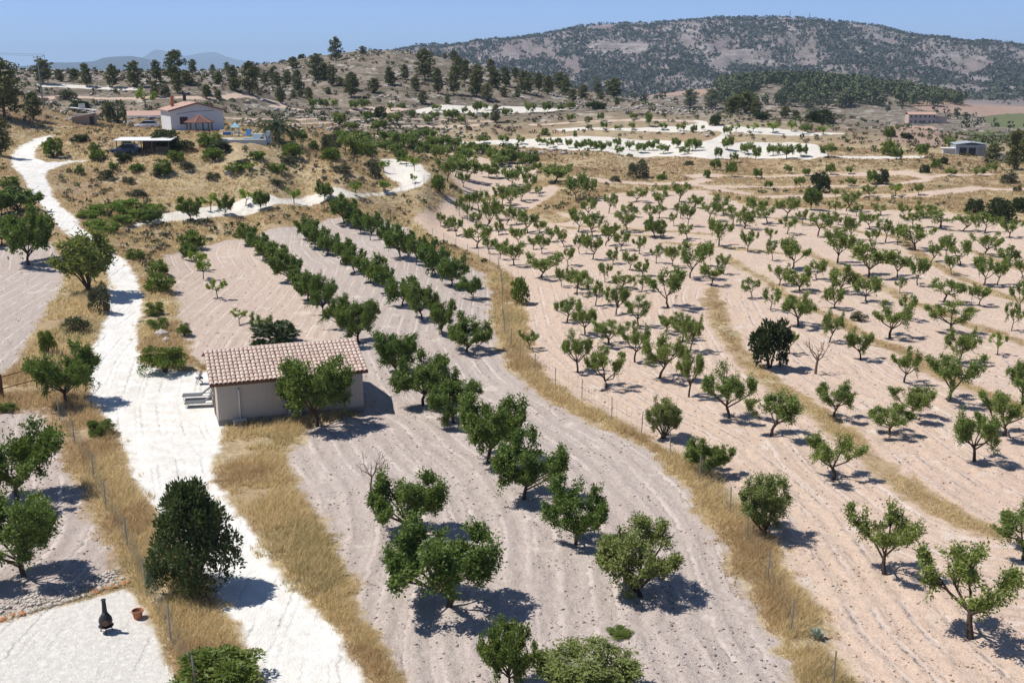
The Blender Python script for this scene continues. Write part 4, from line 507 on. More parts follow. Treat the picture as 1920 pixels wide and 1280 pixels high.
def bush_proto(kind, seed, n, L, Wd, shape='dome'):
    """foliage 1 m tall and 1 m wide built from many leafy lobes"""
    rng = np.random.default_rng(seed); P = []; D = []
    nl = 26 if shape != 'cone' else 150
    for k in range(nl):
        a = rng.uniform(0, 6.283)
        if shape == 'cone':
            zc = rng.uniform(.08, .92)**.9; rmax = .47*(1-max(0, zc-.40)/.66)**.8*(.74+.26*min(1, zc/.25)); rr = rmax*math.sqrt(rng.uniform(.05, 1)); lr = rng.uniform(.07, .15)
        else:
            zc = rng.uniform(.12, .82); rmax = .43*math.sqrt(max(.05, 1-((zc-.3)/.62)**2)); rr = rmax*math.sqrt(rng.uniform(.1, 1)); lr = rng.uniform(.12, .2)
        c = np.array([rr*math.cos(a), rr*math.sin(a), zc]); m = n//nl
        d = unit(rng.normal(size=(m, 3))+np.array([.5*math.cos(a), .5*math.sin(a), .5])); P.append(c+d*lr*np.power(rng.random((m, 1)), .4)); D.append(d+rng.normal(0, .5, (m, 3))+np.array([0, 0, .35]))
    P = np.concatenate(P); D = np.concatenate(D); P[:, 2] = np.abs(P[:, 2])
    m = len(P); v, f = leaves_np(P, D, L*rng.uniform(.7, 1.4, m), Wd*rng.uniform(.7, 1.3, m), rng)
    v[:, 2] = np.maximum(v[:, 2], -.02); lo, hi = v.min(0), v.max(0)
    v[:, :2] *= 1.0/(.5*((hi[0]-lo[0])+(hi[1]-lo[1]))); v[:, 2] *= 1/hi[2]
    cm = np_mesh('crown', v, Fq=f, mats=[LEAF[kind]])
    mb = MB()
    for k in range(6):
        a = rng.uniform(0, 6.28); r = rng.uniform(.1, .3); mb.tube([(0, 0, -.08), (r*.3*math.cos(a), r*.3*math.sin(a), .2), (r*math.cos(a), r*math.sin(a), .6)], [.028, .02, .008], 4, caps=False)
    return mb.mesh('stem', M['bark']), cm
def pine_proto(seed, lod=1):
    """Aleppo pine 8 m tall and 6 m wide: bent trunk, whorled limbs, rounded needle clumps"""
    rng = np.random.default_rng(seed); br = []; P = []; D = []
    bend = rng.normal(0, .35, 2); tr = np.array([[0, 0, -.5], [0, 0, 0], [bend[0]*.4, bend[1]*.4, 2.5], [bend[0], bend[1], 5], [bend[0]*.8, bend[1]*.8, 7.2]])
    br.append((tr, [.26, .22, .17, .1, .03])); cl = []
    pointy = rng.random() < .45
    for k in range(34):
        z = 1.1+6.1*(k+rng.random())/34; a = k*2.4+rng.normal(0, .4); f = (z-1)/6.2
        rm = (3.0*(1-f)**.75+.35) if pointy else 3.0*math.sqrt(max(.06, 1-((f-.42)/.62)**2))*rng.uniform(.75, 1.05)
        c0 = np.array([np.interp(z, tr[:, 2], tr[:, 0]), np.interp(z, tr[:, 2], tr[:, 1]), z-.2]); ln = rm*rng.uniform(.7, 1)
        e = c0+np.array([math.cos(a)*ln, math.sin(a)*ln, .25+.5*(1-f)*rng.uniform(.2, 1)]); br.append((np.array([c0, c0+(e-c0)*.55+np.array([0, 0, -.08]), e]), [.07, .05, .02]))
        for t in (1.0, .68, .4): cl.append((c0+(e-c0)*t+rng.normal(0, .18, 3), rng.uniform(.45, .8)*(1.1 if t < 1 else .9)))
    cl.append((tr[-1]+np.array([0, 0, .3]), .5))
    m = 46
    for c, r in cl:
        d = unit(rng.normal(size=(m, 3))+np.array([0, 0, .45])); P.append(c+d*r*np.array([1, 1, .75])*np.power(rng.random((m, 1)), .3)); D.append(d)
    P = np.concatenate(P); D = np.concatenate(D); n = len(P)
    v, f = facets_np(P, D, rng.uniform(.26, .5, n), rng.uniform(.12, .22, n), rng)
    lo, hi = np.percentile(v, .3, axis=0), np.percentile(v, 99.7, axis=0); hi[2] = v[:, 2].max(); s = np.array([6/(.5*((hi[0]-lo[0])+(hi[1]-lo[1])))]*2+[8/hi[2]]); v = v*s
    cm = np_mesh('crown', v, Fq=f, mats=[LEAF['p']])
    return trunk_mesh('trunk', [(p*s, r) for p, r in br], M['bark_pine'], 6, 999), cm
PROTO = {}
for k in 'adyo':
    for lod, cnt in ((0, 6), (1, 6), (2, 4)):
        if k in 'yo' and lod == 2: continue
        PROTO[k, lod] = [tree_proto(k, 100*ord(k)+10*lod+i, lod) for i in range(cnt if k in 'ad' else 2)]
PROTO['s', 0] = [bush_proto('s', 900+i, 5200, .055, .032) for i in range(3)]; PROTO['s', 1] = [bush_proto('s', 910+i, 900, .13, .08) for i in range(3)]
PROTO['v', 1] = [bush_proto('v', 960+i, 2200, .075, .05) for i in range(3)]
PROTO['g', 1] = [bush_proto('g', 920+i, 1300, .11, .05) for i in range(3)]
PROTO['k', 1] = [bush_proto('k', 930+i, 1300, .11, .075) for i in range(3)]
PROTO['c', 0] = [bush_proto('c', 940, 3600, .075, .05)]; PROTO['b', 0] = [bush_proto('b', 950, 15000, .045, .021, 'cone')]
PROTO['p', 1] = [pine_proto(700+i) for i in range(5)]
NATIVE = {'a': (3.6, 4), 'd': (3.6, 4), 'y': (3.6, 4), 'o': (3.6, 4), 'p': (6, 8), 's': (1, 1), 'v': (1, 1), 'g': (1, 1), 'k': (1, 1), 'c': (1, 1), 'b': (1, 1)}
NAME = {'a': 'almond_tree', 'd': 'orchard_tree', 'y': 'young_tree', 'o': 'orchard_tree', 'p': 'pine_tree', 's': 'green_shrub', 'v': 'green_shrub', 'g': 'grey_shrub', 'k': 'dark_shrub', 'c': 'carob_tree', 'b': 'evergreen_bush', 'x': 'dead_tree'}
CAT = {'a': 'tree', 'd': 'tree', 'y': 'tree', 'o': 'tree', 'p': 'tree', 's': 'shrub', 'v': 'shrub', 'g': 'shrub', 'k': 'shrub', 'c': 'tree', 'b': 'bush', 'x': 'tree'}
def strips_crossed(x, y):
    """how many of the four long grass strips lie between the wire fence and this point"""
    n = 0
    for L, hw in STRIPS[:4]:
        best = None
        for i in range(len(L)-1):
            (ax, ay), (bx, by) = L[i], L[i+1]; ex, ey = bx-ax, by-ay; t = ((x-ax)*ex+(y-ay)*ey)/(ex*ex+ey*ey)
            tc = min(1, max(0, t)); d = math.hypot(x-ax-tc*ex, y-ay-tc*ey)
            if best is None or d < best[0]: best = (d, ex*(y-ay)-ey*(x-ax), (i == 0 and t < -.2) or (i == len(L)-2 and t > 1.2))
        if best[2]: return None
        if best[1] > 0: n += 1
    return n
def where(x, y):
    """a phrase for the place a plant stands in, and a group"""
    r = math.hypot(x, y); X = np.array([x]); Y = np.array([y])
    P_ = PLACE
    for nm, px, py, dmax in (('the tiled farm building', (P_['house_a'][0]+P_['house_b'][0])/2, (P_['house_a'][1]+P_['house_b'][1])/2+2, 7.5), ('the palm by the swimming pool', *P_['palm'][:2], 7), ('the round gazebo', *P_['gazebo'][:2], 7), ('the open white-roofed shed', *P_['shed'][:2], 9), ('the utility pole', *P_['pole'][:2], 12), ('the grey metal warehouse', *P_['ware'][:2], 16), ('the low outbuilding', *P_['outb'][:2], 10), ('the clay chimney stove', *P_['chim'][:2], 5), ('the carport', *P_['carport'][:2], 9)):
        if math.hypot(x-px, y-py) < dmax: return 'beside '+nm
    if r < 160 and sdf_line(X, Y, FENCE_LONG)[0] < 2.2: return 'on the grassy line of the long wire fence'
    if r < 100 and sdf_line(X, Y, FENCE_ROAD)[0] < 2.5: return 'by the wire fence along the white road'
    rdd = sdf_poly(X, Y, ROAD)[0]
    if r < 190 and rdd > -4.5: return 'at the edge of the white gravel road'
    for i, p in enumerate(WHITE):
        if sdf_poly(X, Y, p)[0] > -1.5: return ['on the curved pale terrace below the villa', 'on the long white gravel terrace', 'on the upper white gravel terrace', 'on the white field at the hill foot', 'beside the pale lane under the pines', 'on the narrow white terrace strip'][i]
    names = ['on the pink field at the hill foot', 'in the pinkish orchard', 'in the small pinkish field by the curved terrace']
    for i, p in enumerate(PINK):
        if sdf_poly(X, Y, p)[0] > -.5:
            if i == 1:
                ds = [sdf_line(X, Y, L)[0] for L, hw in STRIPS]; k = int(np.argmin(ds))
                if ds[k] < 1.3: return 'rooted in a dry grass strip of the pinkish orchard'
                dx = [float(np.hypot(x-a, y-b)) for a, b in (DEAD[1], CAROB)]
                if dx[0] < 6: return 'near the bare dead tree in the pinkish orchard'
                if dx[1] < 7: return 'near the dark carob in the pinkish orchard'
                df = sdf_line(X, Y, FENCE_LONG)[0]
                if df < 6: return 'in the pinkish orchard row next to the wire fence'
                if 35 < y < 125:
                    c = strips_crossed(x, y)
                    if c is not None: return ['between the wire fence and first orchard grass strip', 'between the first and second orchard grass strips', 'between the second and third orchard grass strips', 'between the third and fourth orchard grass strips', 'beyond the fourth orchard grass strip'][c]
                if r > 175: return 'at the terraced far end of the pinkish orchard'
                if r > 120: return 'in the crowded far half of the pinkish orchard'
            return names[i]
    for i, p in enumerate(GREY):
        if sdf_poly(X, Y, p)[0] > -.8:
            if i == 0:
                df = sdf_line(X, Y, FENCE_LONG)[0]
                if math.hypot(x-DEAD[0][0], y-DEAD[0][1]) < 5.5: return 'near the leafless sapling in the grey ploughed field'
                if df < 7 and y < 85: return 'at the fence side of the grey ploughed field'
                cr = (x+31.39)*.9185+(y-125.98)*.3955       # across the three straight rows
                if y > 85 and 3.6 < cr < 11: return 'in the middle row of the grey ploughed field'
                if y > 85 and cr >= 11: return 'in the ploughed field row beside the long wire fence'
                if y > 78 and abs(cr) < 3.6: return 'in the ploughed field row behind the tiled building'
                return 'in the open grey ploughed field' if y < 58 else 'in the ploughed field around the tiled building'
            return ['', 'in the field across the white road', 'in the stony plot beside the gravel yard'][i]
    if r < 150: return 'on the dry grassy bank'
    if r < 235: return 'on the brown slope around the villa' if x < -10 else 'on the dry banks between the low terraces'
    if x < -60 and y < 330: return 'on the dry terraces behind the villa'
    if r < 330: return 'on the scrubby ridge above the white terraces' if x > 20 else 'on the brown terraces below the pine hill'
    return 'on the rocky pine hill' if x < 60 else 'on the ridge before the valley'
LOOK = {'a': ('almond tree', 'olive'), 'd': ('leafy fruit tree', 'dark'), 'y': ('young tree', 'bright green'), 'o': ('multi-stemmed tree', 'soft green'), 'p': ('pine', 'dark green'), 's': ('leafy shrub', 'mid green'), 'v': ('sprawling shrub', 'bright green'), 'g': ('rounded shrub', 'grey green'), 'k': ('dense shrub', 'very dark green')}
PLANT_COUNT = {}
def add_plant(k, x, y, h, w, rng):
    r = math.hypot(x, y)
    lod = 0 if r < 95 else (1 if r < 190 else 2)
    key = (k, lod)
    while key not in PROTO:
        lod = lod-1 if lod > 0 and (k, lod-1) in PROTO else (lod+1); key = (k, lod % 3)
    tm, cm = PROTO[key][int(rng.integers(len(PROTO[key])))]
    nw, nh = NATIVE[k]
    root = empty(NAME[k], (x, y, hz(x, y)-(.03 if r < 200 else .25)), rng.uniform(0, 6.283))
    sx = w/nw*rng.uniform(.94, 1.06); sx *= .93 if k == 'a' else (.9 if k == 'p' else 1); root.scale = (sx, sx*rng.uniform(.9, 1.1), h/nh)
    t = link(bpy.data.objects.new('trunk' if CAT[k] == 'tree' else 'stem', tm), root); c = link(bpy.data.objects.new('crown' if CAT[k] == 'tree' else 'foliage', cm), root)
    if k == 'c': lab = 'big very dark carob tree among the almonds of the pinkish orchard'; grp = None
    elif k == 'b': lab = 'tall dense dark evergreen bush overhanging the white gravel road'; grp = None
    else:
        pl = where(x, y); base, colr = LOOK[k]
        big = {'a': (2.6, 3.9), 'd': (2.6, 3.8), 'y': (2.2, 3.2), 'o': (2.5, 4.2), 'p': (4, 8), 's': (1.0, 2.4), 'v': (1.0, 2.4), 'g': (1.2, 3), 'k': (1.2, 3)}[k]
        size = 'small' if h < big[0] else ('tall' if h > big[1] else 'medium')
        shape = 'wide' if w > 1.12*h else ('slender' if w < .75*h else '')
        lab = ' '.join((size+' '+shape+' '+colr+' '+base+' '+pl).split()); grp = base+'s '+pl
    tag(root, lab, CAT[k], grp)
    return root
prng = np.random.default_rng(11)
_d = PLANTS['x']; DEAD = sorted([(_d[i], _d[i+1]) for i in range(0, len(_d), 4)], key=lambda p: p[0]); CAROB = (PLANTS['c'][0], PLANTS['c'][1])
for k, arr in PLANTS.items():
    if k == 'x': continue
    for i in range(0, len(arr), 4): add_plant(k, *arr[i:i+4], prng)
def dead_tree(x, y, h, w, seed, label, thick):
    rng = np.random.default_rng(seed); root = empty('dead_tree', (x, y, hz(x, y)-.03)); mb = MB(); ht = h*.42
    trunk = [(0, 0, -.2), (.03, 0, ht*.5), (.1, .02, ht)]; mb.tube(trunk, [thick, thick*.85, thick*.7], 7, caps=False)
    mb.build('trunk', M['bark_dead'], root, smooth=True); bb = MB()
    for k in range(5 if thick > .08 else 7):
        a = 6.28*k/5+rng.normal(0, .3); p = Vector((.1, .02, ht*.95)); d = Vector((math.cos(a)*.55*w/h*1.5, math.sin(a)*.55*w/h*1.5, 1)); pts = [p]
        for j in range(4): p = p+(d+Vector(rng.normal(0, .25, 3))).normalized()*h*.17; pts.append(p)
        bb.tube(pts, [thick*.5, thick*.36, thick*.25, thick*.16, thick*.06], 5, caps=False)
        for j in (1, 2, 3):
            for q in range(2):
                e = pts[j]+(d+Vector(rng.normal(0, .7, 3))).normalized()*h*.2; bb.tube([pts[j], (pts[j]+e)/2+Vector(rng.normal(0, .04, 3)), e], [thick*.22, thick*.14, thick*.05], 4, caps=False)
    bb.build('branches', M['bark_dead'], root, smooth=True); tag(root, label, 'tree')
for i, (lab, th) in enumerate((('leafless grey sapling with thin spreading twigs in the grey ploughed field', .06), ('bare dead almond tree with brown forked branches in the pinkish orchard', .11))):
    q = [j for j in range(0, len(_d), 4) if (_d[j], _d[j+1]) == DEAD[i]][0]
    dead_tree(_d[q], _d[q+1], _d[q+2], _d[q+3], 5+i, lab, th)

# ---------------------------------------------------------------- buildings and made things
M['plaster'] = plain('plaster', (.50, .455, .395), .9, .12, 3, .15, bump=.15)
M['plinth'] = plain('plinth', (.27, .25, .235), .95, .25, 6, .1, bump=.4)
M['white_paint'] = plain('white_paint', (.74, .73, .71), .55, .06, 2)
M['white_wall'] = plain('white_wall', (.66, .67, .67), .85, .07, 1.2, .15)
M['pvc'] = plain('pvc', (.66, .65, .62), .5, .08, 3)
M['dark'] = plain('dark_metal', (.035, .036, .038), .5, .3, 5)
M['slate'] = plain('slate_fabric', (.12, .13, .14), .8, .2, 9)
M['frame'] = plain('grey_frame', (.30, .31, .32), .45, .15, 8, .4, .3)
M['zinc'] = plain('zinc', (.30, .31, .31), .45, .2, 5, .5, .5)
M['wire'] = plain('weathered_wire', (.10, .105, .095), .7, .2, 5)
M['rust'] = plain('rust', (.17, .085, .05), .85, .4, 12)
M['sheet'] = plain('grey_sheet', (.36, .40, .42), .5, .12, 2)
M['glass'] = plain('dark_glass', (.02, .025, .03), .12, .1, 1, .6)
M['terracotta'] = plain('terracotta', (.42, .17, .085), .85, .2, 8)
M['timber'] = plain('timber', (.17, .12, .08), .85, .3, 6)
M['tilered'] = plain('tile_red', (.16, .075, .06), .85, .3, 3)
M['pinktile'] = plain('tile_pink', (.46, .30, .24), .9, .2, 2.5, bump=.5)
M['brickwall'] = plain('brick_tan', (.40, .31, .25), .95, .25, 3)
M['carwhite'] = plain('car_paint', (.62, .64, .66), .25, .04, 1, .5)
M['cardark'] = plain('car_paint_blue', (.06, .08, .12), .25, .1, 1, .5)
M['blue'] = plain('blue_plastic', (.05, .19, .42), .4, .1, 3); M['aqua'] = plain('aqua_plastic', (.30, .55, .62), .45, .1, 3)
M['concrete'] = plain('concrete', (.50, .485, .46), .9, .12, 2)
M['pinkwall'] = plain('pink_plaster', (.56, .43, .36), .9, .1, .4)
def plaster_mat():
    t = NT('stained_plaster'); o = t.obj(); sp = t.n('ShaderNodeSeparateXYZ'); t.t.links.new(o, sp.inputs[0]); mp = t.n('ShaderNodeMapping'); mp.inputs['Scale'].default_value = (3.5, 3.5, .35); t.t.links.new(o, mp.inputs[0])
    st = t.noise(1.6, 4, mp.outputs[0]); n = t.noise(2.2, 5, o); c = t.mix(n, (.455, .415, .36), (.53, .485, .425)); c = t.mix(t.math('MULTIPLY', t.step(.52, .74, st), .38), c, (.33, .30, .265))
    dirt = t.math('MULTIPLY', t.step(.95, .25, t.math('ADD', sp.outputs[2], t.math('MULTIPLY', n, .5))), .55); c = t.mix(dirt, c, (.36, .29, .235))
    return t.done(t.princ(c, .92, .12, t.bump(t.noise(18, 4, o), .2, .02)))
M['plaster'] = plaster_mat()
def tile_mat():
    t = NT('roof_tile_clay'); oi = t.n('ShaderNodeObjectInfo').outputs['Random']; n = t.noise(7, 4); n2 = t.noise(1.1, 3)
    c = t.mix(oi, (.54, .40, .33), (.66, .54, .46)); c = t.mix(t.math('MULTIPLY', t.step(.45, .75, n), .55), c, (.42, .30, .25)); c = t.mix(t.math('MULTIPLY', t.step(.52, .7, n2), .45), c, (.64, .55, .47))
    return t.done(t.princ(c, .9, .15, t.bump(n, .3, .03)))
M['tile'] = tile_mat()
def water_mat():
    t = NT('pool_water'); n = t.noise(3, 2)
    return t.done(t.princ((.10, .42, .46), .06, .5, t.bump(n, .15, .03)))
M['water'] = water_mat()
# ---- the small tiled farm building
def farm_building():
    A = Vector(PLACE['house_a']); B = Vector(PLACE['house_b']); d = B-A; L = math.hypot(d.x, d.y); rz = math.atan2(d.y, d.x)
    R = empty('farm_building', (A.x, A.y, min(A.z, B.z)-.05), rz); D = 6.7; H = 2.78; RH = 3.86; rm = D/2; z0 = -.3
    w = MB(); T = .25
    w.prism([(0, 0, z0), (L, 0, z0), (L, 0, H), (0, 0, H)], (0, T, 0)); w.prism([(0, D-T, z0), (L, D-T, z0), (L, D-T, H), (0, D-T, H)], (0, T, 0))
    for x in (0, L-T): w.prism([(x, T, z0), (x, D-T, z0), (x, D-T, H), (x, rm, RH-.12), (x, T, H)], (T, 0, 0))
    w.build('wall', M['plaster'], R)
    p = MB(); p.box(-.02, L+.02, -.02, .05, z0, .38); p.box(L-.05, L+.02, .05, D+.02, z0, .42); p.box(-.02, .05, .05, D+.02, z0, .36); p.build('plinth', M['plinth'], R)
    ov = .32; sx0, sx1 = -.42, L+.30; slope = (RH-H)/rm; ze = H-ov*slope+.02
    rf = MB(); rf.prism([(sx0, -ov, ze), (sx0, rm, RH), (sx0, D+ov, ze), (sx0, D+ov, ze+.09), (sx0, rm, RH+.09), (sx0, -ov, ze+.09)], (sx1-sx0, 0, 0))
    roof = rf.build('roof', M['tilered'], R)
    th = math.atan(slope); sl = math.hypot(rm+ov, RH-ze); cols = 36; rows = 10; pw = (sx1-sx0)/cols; pl = (sl+.04)/rows
    def tile_geo(rng):
        v = []; n = 6; r0, r1 = pw*.50, pw*.40
        for (r, y, dz) in ((r0, -.06, .035), (r1, pl+.03, .0)):
            for k in range(n+1):
                a = math.pi*k/n; v.append((-math.cos(a)*r, y, math.sin(a)*r*.80+dz))
        for k in range(n+1):
            a = math.pi*k/n; v.append((-math.cos(a)*r0*.78, -.06, math.sin(a)*r0*.58+.035))
        m = n+1; f = [(k, k+1, m+k+1, m+k) for k in range(n)]+[(k+1, k, 2*m+k, 2*m+k+1) for k in range(n)]
        return v, f
    tv, tf = tile_geo(None); tm = MB().add(tv, tf).mesh('tile', M['tile'], smooth=False)
    rng = random.Random(4); rest = MB()
    def place(i, j, front):
        x = sx0+pw*(i+.5)+rng.uniform(-.012, .012); s = j*pl+rng.uniform(-.012, .012); y = -ov+s*math.cos(th); z = ze+.09+s*math.sin(th)+.004
        m4 = Matrix.Translation((x, y, z))@Matrix.Rotation(th, 4, 'X')@Matrix.Rotation(rng.uniform(-.03, .03), 4, 'Z')
        if not front: m4 = Matrix.Translation((0, D, 0))@Matrix.Scale(-1, 4, (0, 1, 0))@m4
        return m4
    for j in range(rows):
        for i in range(cols):
            m4 = place(i, j, True)
            if j < 8:
                o = link(bpy.data.objects.new('tile', tm), roof); o.matrix_local = m4
            else: rest.add([m4@Vector(q) for q in tv], tf)
            mb_ = place(i, j, False); rest.add([mb_@Vector(q) for q in tv], tf)
    o = rest.build('roof_tiles', M['tile'], roof); o['kind'] = 'stuff'
    rc = MB()
    for k in range(24):
        x = sx0+(sx1-sx0)*k/24; ln = (sx1-sx0)/24+.03
        rc.tube([(x, rm, RH+.10), (x+ln, rm, RH+.115)], [.115, .095], 8)
    rc.build('ridge_tile', M['tile'], roof)
    fa = MB(); fa.box(sx0, sx1, -ov-.03, -ov-.003, ze-.07, ze+.085); fa.build('gutter', M['rust'], R)
    pp = MB(); pp.tube([(1.28, -.07, .42), (1.28, -.07, 2.22), (1.28, .02, 2.34)], .055, 8); pp.build('drain_pipe', M['pvc'], R, smooth=True)
    bx = MB(); bx.box(.82, 1.62, -.36, -.03, .10, .42); b = bx.build('utility_box', M['pvc'], R, bevel=.02)
    v = MB()
    for k in range(4): v.box(.88, 1.56, -.372, -.358, .15+.065*k, .19+.065*k)
    v.build('louvre', M['frame'], b)
    pn = MB(); pn.box(4.2, 5.05, -.06, -.022, .12, .62); pn.build('vent_panel', M['white_paint'], R, bevel=.01)
    dr = MB(); dr.box(-.05, -.005, 2.2, 3.15, 0, 2.05); dr.build('door', M['timber'], R)
    wn = MB(); wn.box(-.04, -.004, 4.2, 5.2, 1.0, 2.0); wn.build('window', M['glass'], R)
    tag(R, 'small rendered farm building with a pale clay tile roof by the white road', 'building')
    return R, rz
FB, FB_RZ = farm_building()
def lounger(x, y, rz, label):
    R = empty('sun_lounger', (x, y, hz(x, y)-.05), rz)
    f = MB()
    for s in (-.31, .31): f.box(-.95, .95, s-.02, s+.02, .27, .31)
    for q in (-.95, -.3, .3, .92): f.box(q-.02, q+.02, -.29, .29, .272, .308)
    f.build('frame', M['frame'], R)
    for sx in (-.85, .75):
        for s in (-.31, .31): g = MB(); g.tube([(sx, s, 0), (sx, s, .27)], .02, 6); g.build('leg', M['frame'], R)
    s = MB(); s.box(-.95, .28, -.29, .29, .31, .345); s.build('seat', M['slate'], R, bevel=.008)
    b = MB(); b.prism([(.29, -.29, .32), (.92, -.29, .82), (.90, -.29, .85), (.27, -.29, .355)], (0, .58, 0)); b.build('backrest', M['slate'], R)
    st = MB()
    for q in (-.27, .27): st.tube([(.86, q, .31), (.72, q, .67)], .015, 5)
    st.build('back_strut', M['frame'], R); tag(R, label, 'lounger', 'sun loungers beside the farm building')
lounger(PLACE['lounge1'][0]+.5, PLACE['lounge1'][1]+.2, rad(10), 'dark grey sun lounger farther up the white yard of the pair by the building')
lounger(PLACE['lounge2'][0]+.35, PLACE['lounge2'][1]-.3, rad(10), 'dark grey sun lounger of the pair closer to the downhill corner of the building')
def folded_seats():
    x, y, _ = PLACE['junk']; x += 1.2; y -= 1.6
    R = empty('garden_chair', (x, y, hz(x, y)-.03), rad(25)); f = MB()
    for s in (-.25, .25):
        f.tube([(-.25, s, 0), (.15, s, .75)], .018, 6); f.tube([(.25, s, 0), (-.12, s, .45)], .018, 6)
    f.build('frame', M['dark'], R); g = MB(); g.box(-.25, .22, -.25, .25, .40, .44); g.build('seat', M['slate'], R)
    g = MB(); g.prism([(.0, -.25, .5), (.18, -.25, .9), (.15, -.25, .915), (-.03, -.25, .515)], (0, .5, 0)); g.build('backrest', M['slate'], R)
    tag(R, 'dark folding garden chair at the yard corner of the farm building', 'chair')
folded_seats()
# ---- the villa on the knoll
def gable_roof(name, x0, x1, y0, y1, ze, zr, th, mat, parent):
    xm = (x0+x1)/2; m = MB(); m.prism([(x0, y0, ze), (xm, y0, zr), (x1, y0, ze), (x1, y0, ze+th), (xm, y0, zr+th), (x0, y0, ze+th)], (0, y1-y0, 0)); return m.build(name, mat, parent)
def window(parent, x0, x1, z0, z1, y, glass='glass', shutter=False):
    w = MB(); w.box(x0, x1, y-.03, y+.02, z0, z1); o = w.build('window', M[glass], parent)
    f = MB(); f.box(x0-.08, x0, y-.07, y, z0-.08, z1+.08); f.box(x1, x1+.08, y-.07, y, z0-.08, z1+.08); f.box(x0, x1, y-.07, y, z1, z1+.08); f.box(x0, x1, y-.10, y, z0-.08, z0)
    f.build('frame', M['white_paint'], o); return o
def villa():
    x, y, z = PLACE['villa']; z = 10.85; R = empty('villa', (x-.3, y+1, z), rad(28)); w = 4.6; D = 9
    m = MB(); m.prism([(-w, 0, -2.2), (w, 0, -2.2), (w, 0, 3.6), (0, 0, 4.75), (-w, 0, 3.6)], (0, D, 0)); m.build('wall', M['white_wall'], R)
    s = MB(); s.box(-w-.06, w+.06, -.10, -.01, -2.3, .15); s.build('stone_base', M['brickwall'], R)
    rf = gable_roof('roof', -w-.45, w+.45, -.5, D+.5, 3.49, 4.83, .16, M['pinktile'], R)
    e = MB()
    for sx in (-1, 1): e.prism([(0, -.53, 4.86), (sx*(w+.45), -.53, 3.50), (sx*(w+.45), -.53, 3.38), (0, -.53, 4.74)], (0, .027, 0))
    e.build('verge', M['tilered'], rf)
    c = MB(); c.box(-3.4, -2.9, 5.0, 5.5, 4.0, 5.9); c.build('chimney', M['terracotta'], rf)
    c = MB(); c.box(-.8, -.3, 7, 7.5, 5.0, 6.2); c.build('chimney', M['dark'], rf)
    window(R, -3.1, -1.7, 1.2, 2.5, 0)
    l = MB(); l.tube([(-3.6, -.05, 2.95), (-1, -.05, 3.35), (3, -.05, 3.5)], .03, 5); l.build('cable', M['dark'], R)
    tag(R, 'white gabled villa with a pinkish tile roof on the knoll', 'house')
villa()
def carport():
    x, y = -68.2, 204; g = hz(x, y); R = empty('carport', (x, y, g), rad(20))
    for px in (-3.2, 0, 3.2):
        for py in (-2.2, 2.2): p = MB(); p.box(px-.09, px+.09, py-.09, py+.09, -.4, 2.5); p.build('post', M['white_paint'], R)
    r = MB(); r.prism([(-3.7, -2.7, 2.35), (-3.7, 2.7, 3.05), (-3.7, 2.7, 3.17), (-3.7, -2.7, 2.47)], (7.4, 0, 0)); ro = r.build('roof', M['pinktile'], R)
    b = MB(); b.box(-3.75, 3.75, -2.80, -2.705, 2.2, 2.5); b.build('fascia', M['white_paint'], ro)
    tag(R, 'open carport with a white fascia and tiled roof beside the villa', 'carport')
carport()
def car(x, y, rz, paint, label, name='parked_car'):
    R = empty(name, (x, y, hz(x, y)), rz); L = 2.2; W2 = .86
    b = MB(); sec = [(-L, .42), (-L+.05, .78), (-1.35, .93), (-.8, .98), (1.6, 1.0), (L-.05, .92), (L, .45), (1.9, .26), (-1.9, .26)]
    b.prism([(p[0], -W2, p[1]) for p in sec], (0, 2*W2, 0)); b.build('body', M[paint], R, bevel=.05, smooth=True)
    c = MB(); lo = [(-1.15, .96), (-.35, 1.46), (1.25, 1.48), (1.95, .98)]
    v = [(p[0], -W2+.03+(.14 if p[1] > 1.2 else 0), p[1]) for p in lo]+[(p[0], W2-.03-(.14 if p[1] > 1.2 else 0), p[1]) for p in lo]
    c.add(v, [(0, 1, 2, 3), (7, 6, 5, 4), (0, 4, 5, 1), (1, 5, 6, 2), (2, 6, 7, 3)]); c.build('windows', M['glass'], R)
    rf = MB(); rf.prism([(-.42, -W2+.15, 1.46), (1.32, -W2+.15, 1.48), (1.30, -W2+.15, 1.53), (-.36, -W2+.15, 1.51)], (0, 2*W2-.3, 0)); rf.build('roof', M[paint], R)
    for wx in (-1.35, 1.3):
        for s in (-1, 1):
            t = MB(); t.tube([(wx, s*(W2-.18), .32), (wx, s*(W2+.02), .32)], .32, 14); o = t.build('wheel', M['dark'], R)
            q = MB(); q.tube([(wx, s*(W2+.021), .32), (wx, s*(W2+.03), .32)], .19, 10); q.build('rim', M['zinc'], o)
    for s in (-.6, .6): h = MB(); h.box(-L-.02, -L+.05, s-.16, s+.16, .62, .76); h.build('headlight', M['white_paint'], R)
    tag(R, label, 'car')
car(-67.4, 200.5, rad(4), 'carwhite', 'white estate car parked under the carport beside the villa')
